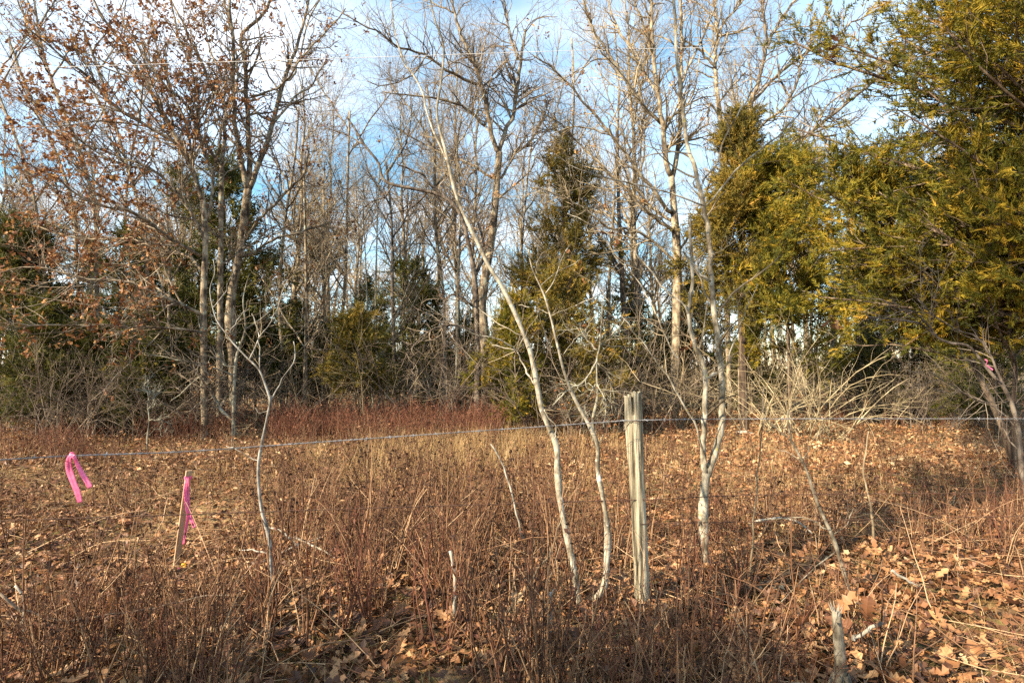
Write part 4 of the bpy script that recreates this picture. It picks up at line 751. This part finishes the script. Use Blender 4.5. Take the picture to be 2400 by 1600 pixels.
def far_wood():
    mb = Mesh(); r = rng; n = 230; d = r.uniform(42, 85, n); px = r.uniform(-150, 2550, n); x = (px - 1200) / FPX * d; h = r.uniform(8, 14, n); zz = np.linspace(0, 1, 6)
    l = np.stack([x[:, None] + np.cumsum(r.normal(size=(n, 6)) * 0.15, 1), np.repeat(d[:, None], 6, 1), h[:, None] * zz[None] - 0.2], -1); rr = r.uniform(0.07, 0.17, n)[:, None] * (1.02 - zz)[None] + 0.01
    mb.tubes(l, rr, 5); b = spawn([(l, rr)], 2800, (1.2, 3.6), (22, 55), (0.3, 1), 4, 0.12, 0.12, 0.5, 0.4, 0.05, 0.012, r); mb.tubes(*b, 3)
    c = spawn([b], 7000, (0.5, 1.5), (25, 60), (0.1, 1), 2, 0.12, 0.1, 0.6, 0.5, 0.02, 0.010, r); mb.tubes(*c, 3)
    for (n, d0, d1, h0, h1, nb, nt_) in ((420, 16.5, 30, 1.6, 5.5, 4200, 9000), (1500, 22, 60, 0.8, 3.2, 6000, 0)):
        u = r.uniform(-150, 2550, n); dd = r.uniform(d0, d1, n); q = np.stack([(u - 1200) / FPX * dd, dd, np.zeros(n)], -1); hh = r.uniform(h0, h1, n); k = norm(r.normal(size=(n, 3)) * 0.16 + [0, 0, 1])
        p = np.stack([q + k * (hh * t)[:, None] + r.normal(size=q.shape) * 0.07 * (t > 0) for t in (0, 0.25, 0.5, 0.75, 1)], 1); pr = r.uniform(0.012, 0.03, n)[:, None] * np.array([[1, 0.85, 0.65, 0.45, 0.2]]); mb.tubes(p, pr, 4)
        w = spawn([(p, pr)], nb, (0.4, 1.5), (25, 65), (0.15, 1), 3, 0.14, 0.08, 0.6, 0.5, 0.012, 0.005, r); mb.tubes(*w, 3)
        if nt_: w2 = spawn([w], nt_, (0.2, 0.7), (25, 65), (0.1, 1), 2, 0.14, 0.08, 0.6, 0.5, 0.008, 0.004, r); mb.tubes(*w2, 3)
    tag(mb.build('far_wood', M_TWIGT, kind='stuff'), 'bare far-off wood closing the view behind the trees', 'wood')
far_wood()
# trees out of the frame, to the left behind the camera, whose shade lies over the foreground
o = copy_tree(src); o.location = (-6.6, -1.3, 0); o.scale = (1.1, 1.1, 0.8); o['label'] = 'cedar behind the viewer that shades the left foreground'
o = copy_tree(src2); o.location = (-5.2, -1.7, 0); o['label'] = 'smaller cedar behind the viewer beside the shading cedar'
for k, (x, y, w) in enumerate([(-3.7, 0.3, 1), (-2.4, -1.4, 3)]):
    o = copy_tree(WT[w]); o.location = (x, y, 0); o.scale = (0.9, 0.9, 1.05); o.rotation_euler = (0, 0, k * 2.1); o['label'] = 'bare tree behind the viewer on the left'; o['group'] = 'trees behind the viewer'

# ------------------------------------------------------------------ fence post
def fence_post():
    b, tp = P(1507, 1432, 3.6), P(1483, 922, 3.6); base = b.copy(); base[2] = float(gz(base[0], base[1])); ax = tp - base; H = np.linalg.norm(ax); root = thing('fence_post', 'weathered grey split wooden fence post with a notched top', 'fence post', tuple(base))
    r = np.random.default_rng(77); K = 64; Z = 60; an = np.arange(K) * 2 * math.pi / K
    gr = np.zeros(K)
    for f, a_, ph in ((7, .02, .3), (13, .03, 1.1), (23, .035, 2.0), (31, .03, .5)): gr += 0.45 * a_ * np.sin(f * an + ph)
    gr += r.normal(size=K) * 0.02
    for c, dp in ((3.62, .10), (4.12, .2), (4.38, .07), (4.9, .16), (5.33, .08), (1.2, .1), (2.6, .15), (5.75, .12)): gr -= dp * np.exp(-((an - c) / 0.045) ** 2)
    v = []; zs = np.concatenate([[-0.12], np.linspace(0.0, 1, Z - 1) * H])
    slot = -0.012
    for k, z in enumerate(zs):
        t = max(z, 0) / H; w = 0.041 + 0.011 * t + 0.002 * math.sin(t * 9) + (0.004 if t < 0.06 else 0); sh = np.interp((an + 0.10 * math.sin(5.3 * t + 1) + 0.05 * math.sin(17 * t)) % (2 * math.pi), an, gr, period=2 * math.pi) * (0.35 + 0.9 * t + 0.3 * math.sin(t * 11)) + 0.03 * np.sin(3 * an + t * 6) + 0.02 * np.sin(9 * an + t * 23) + r.normal(size=K) * 0.008
        rad = w * (1 + sh); 
        if t > 0.91:
            x = rad * np.cos(an); front = np.sin(an) < 0; rad = np.where(front & (np.abs(x - slot) < 0.0085), rad * 0.55, rad)
        v.append(np.stack([rad * np.cos(an), rad * np.sin(an) * 0.9, np.full(K, z)], -1))
    def topz(x): return 0.006 * np.sin(x * 180) + np.where(np.abs(x - slot) < 0.0085, -0.11, 0) + np.where(x < slot, -0.012, 0.004) + np.where(np.abs(x + 0.034) < 0.004, -0.03, 0)
    v[-1][:, 2] += topz(v[-1][:, 0])
    for f in (0.85, 0.7, 0.55, 0.4, 0.25, 0.1):
        c = v[Z - 1] * [f, f, 1]; c[:, 2] = H + topz(c[:, 0]) + r.normal(size=K) * 0.003; v.append(c)
    n = len(v); v = np.concatenate(v); i, j = np.meshgrid(np.arange(n - 1), np.arange(K), indexing='ij'); j2 = (j + 1) % K
    q = np.stack([i * K + j, i * K + j2, (i + 1) * K + j2, (i + 1) * K + j], -1).reshape(-1, 4)
    s = ax / H; v = v + s[None] * 0; v[:, 0] += (v[:, 2] / H) * ax[0]; v[:, 1] += (v[:, 2] / H) * ax[1]
    m = Mesh().add(v, q); m.f.setdefault(K, []).append(np.arange((n - 1) * K, n * K)[None]); m.build('post_body', M_POST, root)
    # the rusty tie that holds the top wire
    t = (P(1490, 985, 3.6)[2] - base[2]) / H; c = ax * t; a2 = np.linspace(0, 2 * math.pi, 30); l = np.stack([c[0] + 0.0645 * np.cos(a2), c[1] + 0.060 * np.sin(a2), c[2] + 0.004 * np.sin(a2 * 2)], -1)
    Mesh().tubes(l, np.full(30, 0.0018), 6).build('wire_tie', M_RUST, root)
fence_post()

def barbed_wire(label, pts, mat, amp=0.0022, rad=0.0015, barbs=True):
    l = smooth_line(np.array([P(*p) for p in pts]), 700); s = np.concatenate([[0], np.cumsum(np.linalg.norm(np.diff(l, axis=0), axis=1))]); base = l[0].copy()
    root = thing('barbed_wire', label, 'wire', tuple(base)); T = norm(np.gradient(l, axis=0)); U = norm(np.cross(T, [0, 0, 1])); V = np.cross(T, U); ph = s / 0.055 * 2 * math.pi
    for k in (0, math.pi): Mesh().tubes(l + U * (np.cos(ph + k) * amp)[:, None] + V * (np.sin(ph + k) * amp)[:, None], np.full(700, rad), 5).build('wire_strand', mat, root, base)
    if barbs:
        mb = Mesh(); n = int(s[-1] / 0.13)
        for q in range(n):
            i = int(np.searchsorted(s, (q + .5) * 0.13)); c = l[min(i, 699)]
            for g in range(2):
                d = norm(rng.normal(size=3)); x = c + d[None] * np.array([[-0.013], [0.013]]); mb.tubes(x, np.array([0.0011, 0.0011]), 4)
            tt = T[min(i, 699)]; mb.tubes(np.stack([c - tt * 0.006, c + tt * 0.006]), np.array([0.0042, 0.0042]), 6)
        mb.build('barbs', mat, root, base, kind='stuff')
barbed_wire('shiny top strand of barbed wire running to the fence post', [(-60, 1081, 2.08), (160, 1068, 2.38), (430, 1058, 2.72), (700, 1039, 2.98), (1000, 1018, 3.25), (1230, 1002, 3.42), (1400, 990, 3.53), (1466, 985, 3.55), (1520, 984, 3.55), (1640, 982, 3.6), (1900, 981, 3.66), (2200, 981, 3.7), (2480, 981, 3.74)], M_WIRE)
barbed_wire('rusty middle strand of barbed wire on the post', [(-60, 1222, 2.9), (400, 1206, 3.1), (1000, 1186, 3.4), (1480, 1171, 3.56), (1530, 1170, 3.56), (1750, 1160, 3.62), (2100, 1156, 3.68), (2480, 1154, 3.74)], M_RUST)
barbed_wire('rusty lowest strand of barbed wire near the ground', [(1500, 1228, 3.56), (1650, 1224, 3.62), (1900, 1220, 3.66), (2170, 1213, 3.7), (2480, 1208, 3.74)], M_RUST, 0.0019, 0.0013)
l = smooth_line(np.array([P(-300, 170, 8.6), P(0, 162, 8.7), P(800, 137, 9.0), P(1500, 115, 9.2), P(2100, 107, 9.4), P(2800, 104, 9.6)]), 200)
root = thing('overhead_line', 'thin pale overhead line crossing the tree crowns near the top', 'cable', tuple(l[0])); Mesh().tubes(l, np.full(200, 0.0038), 6).build('cable', M_LINE, root, l[0])
i0, i1 = [int(np.argmin(np.abs(l[:, 0] - P(x, 115, 9.2)[0]))) for x in (1408, 1492)]; s = np.linspace(0, 1, 160); c = l[i0] + (l[i1] - l[i0]) * s[:, None]; c[:, 2] += 0.010 * np.sin(s * 80); c[:, 1] += 0.010 * np.cos(s * 80)
Mesh().tubes(c, np.full(160, 0.005), 5).build('wire_splice', M_RUST, root, l[0])

# ------------------------------------------------------------------ survey ribbons and stake
def ribbon(mb, pts, width, d, twist=0.0, thick=0.0003):
    """a strip of tape along a pixel polyline; width in px, listed per point"""
    w = np.array([P(x, y, d + (q[2] if len(q) > 2 else 0)) for q in pts for x, y in [q[:2]]]); m = 26; l = smooth_line(w, m); ww = np.interp(np.linspace(0, 1, m), np.linspace(0, 1, len(width)), width) * d / FPX / 2
    T = norm(np.gradient(l, axis=0)); t = np.linspace(0, 1, m); S = norm(np.cross(T, [0, 1, 0.0])); Nn = np.cross(S, T); a = twist * np.sin(t * 3.0) ; S2 = S * np.cos(a)[:, None] + Nn * np.sin(a)[:, None]; N2 = np.cross(S2, T)
    cols = []
    for u in (-1, -0.35, 0.35, 1): cols.append(l + S2 * (ww * u)[:, None] + N2 * (np.cos(u * 2.2) * ww * 0.22)[:, None])
    for u in (1, 0.35, -0.35, -1): cols.append(l + S2 * (ww * u)[:, None] + N2 * (np.cos(u * 2.2) * ww * 0.22 - thick * 2)[:, None])
    v = np.stack(cols, 1); k = 8; i, j = np.meshgrid(np.arange(m - 1), np.arange(k), indexing='ij'); j2 = (j + 1) % k
    mb.add(v.reshape(-1, 3), np.stack([i * k + j, i * k + j2, (i + 1) * k + j2, (i + 1) * k + j], -1).reshape(-1, 4)); mb.f.setdefault(8, []).append(mb.n - m * k + np.array([list(range(8)), list(range((m - 1) * k, m * k))]))
    return mb
D1 = 2.37; base = P(167, 1068, D1); root = thing('pink_ribbon', 'pink flagging ribbon tied on the top wire with two hanging tails', 'ribbon', tuple(base))
ribbon(Mesh(), [(172, 1066, -.012), (162, 1074, -.012), (163, 1100), (174, 1133), (182, 1153), (188, 1177)], [7, 13, 14, 12, 12.5, 10.5], D1, 0.35).build('tail', M_TAPE, root, base)
ribbon(Mesh(), [(164, 1066, .012), (173, 1069, -.01), (182, 1089), (194, 1112), (203, 1126), (212, 1142)], [6, 7, 8, 10, 10, 11], D1, 0.9).build('tail', M_TAPE, root, base)
a2 = np.linspace(0, 2 * math.pi, 20); l = np.stack([base[0] + 0.002 + 0 * a2, base[1] + 0.008 * np.cos(a2), base[2] + 0.003 + 0.009 * np.sin(a2)], -1); Mesh().tubes(l, np.full(20, 0.005), 6).build('knot', M_TAPE, root, base)
D2 = 4.27
def stake():
    b, tp = P(410, 1342, D2), P(443, 1102, D2 - 0.08); b[2] = float(gz(b[0], b[1])); root = thing('survey_stake', 'leaning sawn wooden survey stake', 'stake', tuple(b)); ax = tp - b; ax = ax * 1.0; L = np.linalg.norm(ax); a = ax / L
    s = np.array([0.66, 0.75, 0.0]); s = norm(s - a * np.dot(s, a)); n = np.cross(a, s); w, th = 0.0205, 0.0065; v = []
    prof = [(-1, -.8), (-.92, -1), (.92, -1), (1, -.8), (1, .8), (.92, 1), (-.92, 1), (-1, .8)]
    for t in np.concatenate([[-0.12], np.linspace(0, 1, 12)]):
        for (x, y) in prof: v.append(a * t * L + s * x * w * (0.97 if t == 1 else 1) + n * y * th)
    v = np.array(v); m = 13; k = 8; i, j = np.meshgrid(np.arange(m - 1), np.arange(k), indexing='ij'); j2 = (j + 1) % k
    mb = Mesh().add(v, np.stack([i * k + j, i * k + j2, (i + 1) * k + j2, (i + 1) * k + j], -1).reshape(-1, 4)); mb.f[8] = [np.array([list(range(96, 104)), list(range(7, -1, -1))])]; mb.build('stake_body', M_STAKE, root, smooth=False)
    c = b + ax * 0.935; rt = thing('stake_ribbon', 'pink flagging ribbon knotted round the top of the wooden stake', 'ribbon', tuple(c)); band = Mesh(); vv = []
    for z in (-0.012, -0.004, 0.004, 0.012):
        for (x, y) in prof: vv.append(c + a * z + s * x * (w + .003) + n * y * (th + .003))
    i, j = np.meshgrid(np.arange(3), np.arange(8), indexing='ij'); j2 = (j + 1) % 8; band.add(np.array(vv), np.stack([i * 8 + j, i * 8 + j2, (i + 1) * 8 + j2, (i + 1) * 8 + j], -1).reshape(-1, 4)).build('wrap', M_TAPE, rt, c)
    dd = D2 - 0.11
    ribbon(Mesh(), [(440, 1119), (434, 1150), (438, 1186), (441, 1206), (437, 1232), (430, 1275)], [7, 7, 8, 7, 5, 4], dd, 0.7).build('tail', M_TAPE, rt, c)
    ribbon(Mesh(), [(441, 1120, .01), (441, 1166, .01), (443, 1199, .01), (456, 1236, .01)], [4, 6, 7, 7], dd, 0.5).build('tail', M_TAPE, rt, c)
stake()
def crumple(name, label, px, py, d, size, mat):
    b = P(px, py, d); r = np.random.default_rng(int(px)); n = 7; u, v_ = np.meshgrid(np.linspace(-1, 1, n), np.linspace(-1, 1, n)); z = 0.5 * np.sin(u * 2.4 + 1) * np.cos(v_ * 2) + r.normal(size=u.shape) * 0.14
    p = np.stack([u * size, z * size * 0.8, v_ * size * 0.8], -1); i, j = np.meshgrid(np.arange(n - 1), np.arange(n - 1), indexing='ij'); q = np.stack([i * n + j, i * n + j + 1, (i + 1) * n + j + 1, (i + 1) * n + j], -1).reshape(-1, 4)
    o = Mesh().add(p.reshape(-1, 3), q).build(name, mat, None, (0, 0, 0)); o.location = b; md = o.modifiers.new('thickness', 'SOLIDIFY'); md.thickness = 0.002; return tag(o, label, 'marker')
crumple('yellow_marker', 'small crumpled yellow plastic marker at the foot of the stake', 430, 1324, 4.2, 0.016, M_YEL)
crumple('pink_scrap', 'tiny scrap of pink tape on the ground by the yellow marker', 420, 1330, 4.19, 0.009, M_TAPE)
b = P(2311, 846, 5.45); rt = thing('tree_ribbon', 'small pink ribbon on the leaning dark cedar stem at the right edge', 'ribbon', tuple(b))
ribbon(Mesh(), [(2308, 842), (2314, 846), (2311, 855), (2318, 860), (2327, 867)], [3, 5, 4, 5, 4], 5.45, 0.8).build('tail', M_TAPE, rt, b)

# ------------------------------------------------------------------ sticks, stumps and fallen wood
def stick(name, label, pts, d, r0, r1, mat, cat='stick', de=None, br=(), jit=0.004):
    l, rr = px_line(pts, d, de, None, r0, r1, jit); root = thing(name, label, cat, tuple(l[0])); Mesh().tubes(l, rr, 7, cap=True).build('stem', mat, root, l[0])
    for (p, a0, a1, d0, d1) in br:
        q, qr = px_line(p, d0, d1, None, a0, a1, jit); Mesh().tubes(q, qr, 5, cap=True).build('side_twig', mat, root, l[0])
stick('broken_stalk', 'broken grey dead stem standing in the shrubs right of centre', [(1068, 1516), (1066, 1440), (1066, 1351), (1055, 1290)], 3.2, 5.5, 3.5, M_DEADW)
stick('broken_stalk', 'short broken grey stem below the pale leaning saplings', [(1287, 1570), (1288, 1480), (1292, 1387)], 2.95, 5.5, 4, M_DEADW, br=[([(1292, 1400), (1300, 1380)], 3, 2, 2.95, 2.93)])
stick('bent_stem', 'thin bleached stem bent left of the pale leaning saplings', [(1225, 1260), (1200, 1160), (1180, 1090), (1150, 1040)], 4.3, 2.6, 1.8, M_DEADW)
stick('dry_stalk', 'tall single straw stalk right of the forked sapling', [(1757, 1350), (1765, 1250), (1772, 1150), (1780, 1070), (1786, 985)], 4.0, 2.6, 1.2, M_STRAW if False else M_TWIGT)
stick('dry_stalk', 'straw stalk at the right of the dead leaning sapling', [(2048, 1260), (2040, 1180), (2024, 1110), (2030, 1050), (2036, 1010)], 4.4, 3, 1.2, M_TWIGT)
stick('fallen_branch', 'bleached forked branch lying at the foot of the slim sapling', [(556, 1342), (600, 1320), (648, 1302), (720, 1268), (790, 1250)], 4.2, 3.2, 1.6, M_DEADW, 'branch', 4.75, [([(648, 1302), (600, 1290), (560, 1288)], 2.4, 1.2, 4.35, 4.4), ([(700, 1278), (660, 1245), (625, 1235)], 3.2, 1.5, 4.6, 4.75), ([(690, 1258), (740, 1282), (800, 1310), (860, 1336)], 3, 1.4, 4.6, 4.2)])
stick('fallen_branch', 'small pale stick lying in shade below the slim sapling', [(510, 1415), (540, 1414), (572, 1420)], 3.55, 3.2, 2.2, M_DEADW, 'branch')
stick('fallen_branch', 'long pale branch lying before the red underbrush', [(900, 1012), (940, 1010), (968, 1003), (988, 990), (1021, 981), (1050, 975)], 12.9, 4.2, 2, M_DEADW, 'branch', 13.4, [([(988, 990), (985, 975), (975, 968)], 2.4, 1.2, 13, 13)])
stick('fallen_branch', 'pale stick across the litter behind the dead leaning sapling', [(1770, 1222), (1820, 1213), (1870, 1222), (1905, 1250)], 4.9, 3, 1.4, M_DEADW, 'branch', 4.6)
stick('fallen_branch', 'flat grey splinter leaning by the frayed stump', [(2000, 1500), (2030, 1478), (2068, 1458)], 2.95, 5, 3.6, M_DEADW, 'branch')
stick('fallen_branch', 'bleached twig lying right of the dead leaning sapling', [(2090, 1335), (2120, 1355), (2155, 1375)], 3.7, 4, 2, M_DEADW, 'branch')
stick('white_twig', 'upright bleached twig in the shrubs at the far left', [(60, 1478), (57, 1430), (52, 1390), (36, 1372)], 3.1, 4.2, 2.4, M_DEADW, br=[([(57, 1475), (50, 1455)], 3, 1.6, 3.1, 3.1)])
stick('bowed_twig', 'tan twig bowed down over the leaves below the leaning sapling', [(1085, 1508), (1120, 1508), (1150, 1490), (1185, 1440), (1230, 1380), (1290, 1290), (1318, 1210)], 3.1, 4, 1.5, M_TWIGT, de=3.4)
stick('bowed_twig', 'long dark twig bowed across the shaded left foreground', [(0, 1390), (60, 1430), (140, 1450), (260, 1440), (380, 1420), (480, 1395), (560, 1400)], 2.9, 3.2, 1.4, M_TWIGD, de=3.2)
stick('pale_log', 'short bleached log far right of the tan oak foot', [(1725, 1016), (1745, 1012), (1768, 1018)], 12.2, 5, 3.5, M_DEADW, 'log')
def stump():
    b = P(1972, 1630, 2.72); b[2] = float(gz(b[0], b[1])); root = thing('frayed_stump', 'small frayed grey stump at the lower right', 'stump', tuple(b)); tp = P(1960, 1432, 2.72)
    l, rr = smooth_line(np.stack([b - [0, 0, .05], (b + tp) / 2 + [.006, 0, 0], tp]), 12, 0.002), np.linspace(0.034, 0.019, 12); Mesh().tubes(l, rr, 12, cap=True).build('trunk', M_OLD, root, b)
    r = np.random.default_rng(3)
    for k in range(16):
        a_ = r.uniform(0, 6.28); o = tp + np.array([math.cos(a_), math.sin(a_), 0]) * r.uniform(0.003, 0.018) - [0, 0, .02]; d = norm(np.array([math.cos(a_) * .35, math.sin(a_) * .35, 1]))
        Mesh().tubes(np.stack([o, o + d * r.uniform(.03, .075)]), np.array([.0035, .001]), 4).build('splinter', M_DEADW, root, b)
    for k in range(5):
        a_ = k * 1.3; q = np.stack([b + np.array([math.cos(a_) * .02, math.sin(a_) * .02, .12]), b + np.array([math.cos(a_) * .06, math.sin(a_) * .06, .04]), b + np.array([math.cos(a_) * .14, math.sin(a_) * .14, -.01])]); Mesh().tubes(smooth_line(q, 6), np.linspace(.016, .006, 6), 6).build('root', M_OLD, root, b)
stump()
def leaf_clump(label, px, py, d, n, size):
    b = P(px, py, d); root = thing('leaf_clump', label, 'leaves', tuple(b)); r = np.random.default_rng(int(px))
    for k in range(n):
        v, f = LEAVES[k % 12]; o = bpy.data.objects.new('leaf', lm[(k * 5) % len(lm)]); C.objects.link(o); o.parent = root; o.location = tuple(r.normal(size=3) * size * .3); o.scale = [size * r.uniform(.7, 1.2)] * 3; o.rotation_euler = tuple(r.uniform(-1.5, 1.5, 3))
leaf_clump('dead brown leaf clump caught on a twig below the right cedar', 1955, 762, 5.4, 6, 0.11)
leaf_clump('large orange leaves caught upright beside the frayed stump', 1895, 1450, 2.95, 4, 0.13)
leaf_clump('orange leaves propped on stems above the frayed stump', 1965, 1408, 3.0, 4, 0.13)
leaf_clump('dark red-brown leaves held upright in the left shrubs', 258, 1385, 3.2, 4, 0.13)
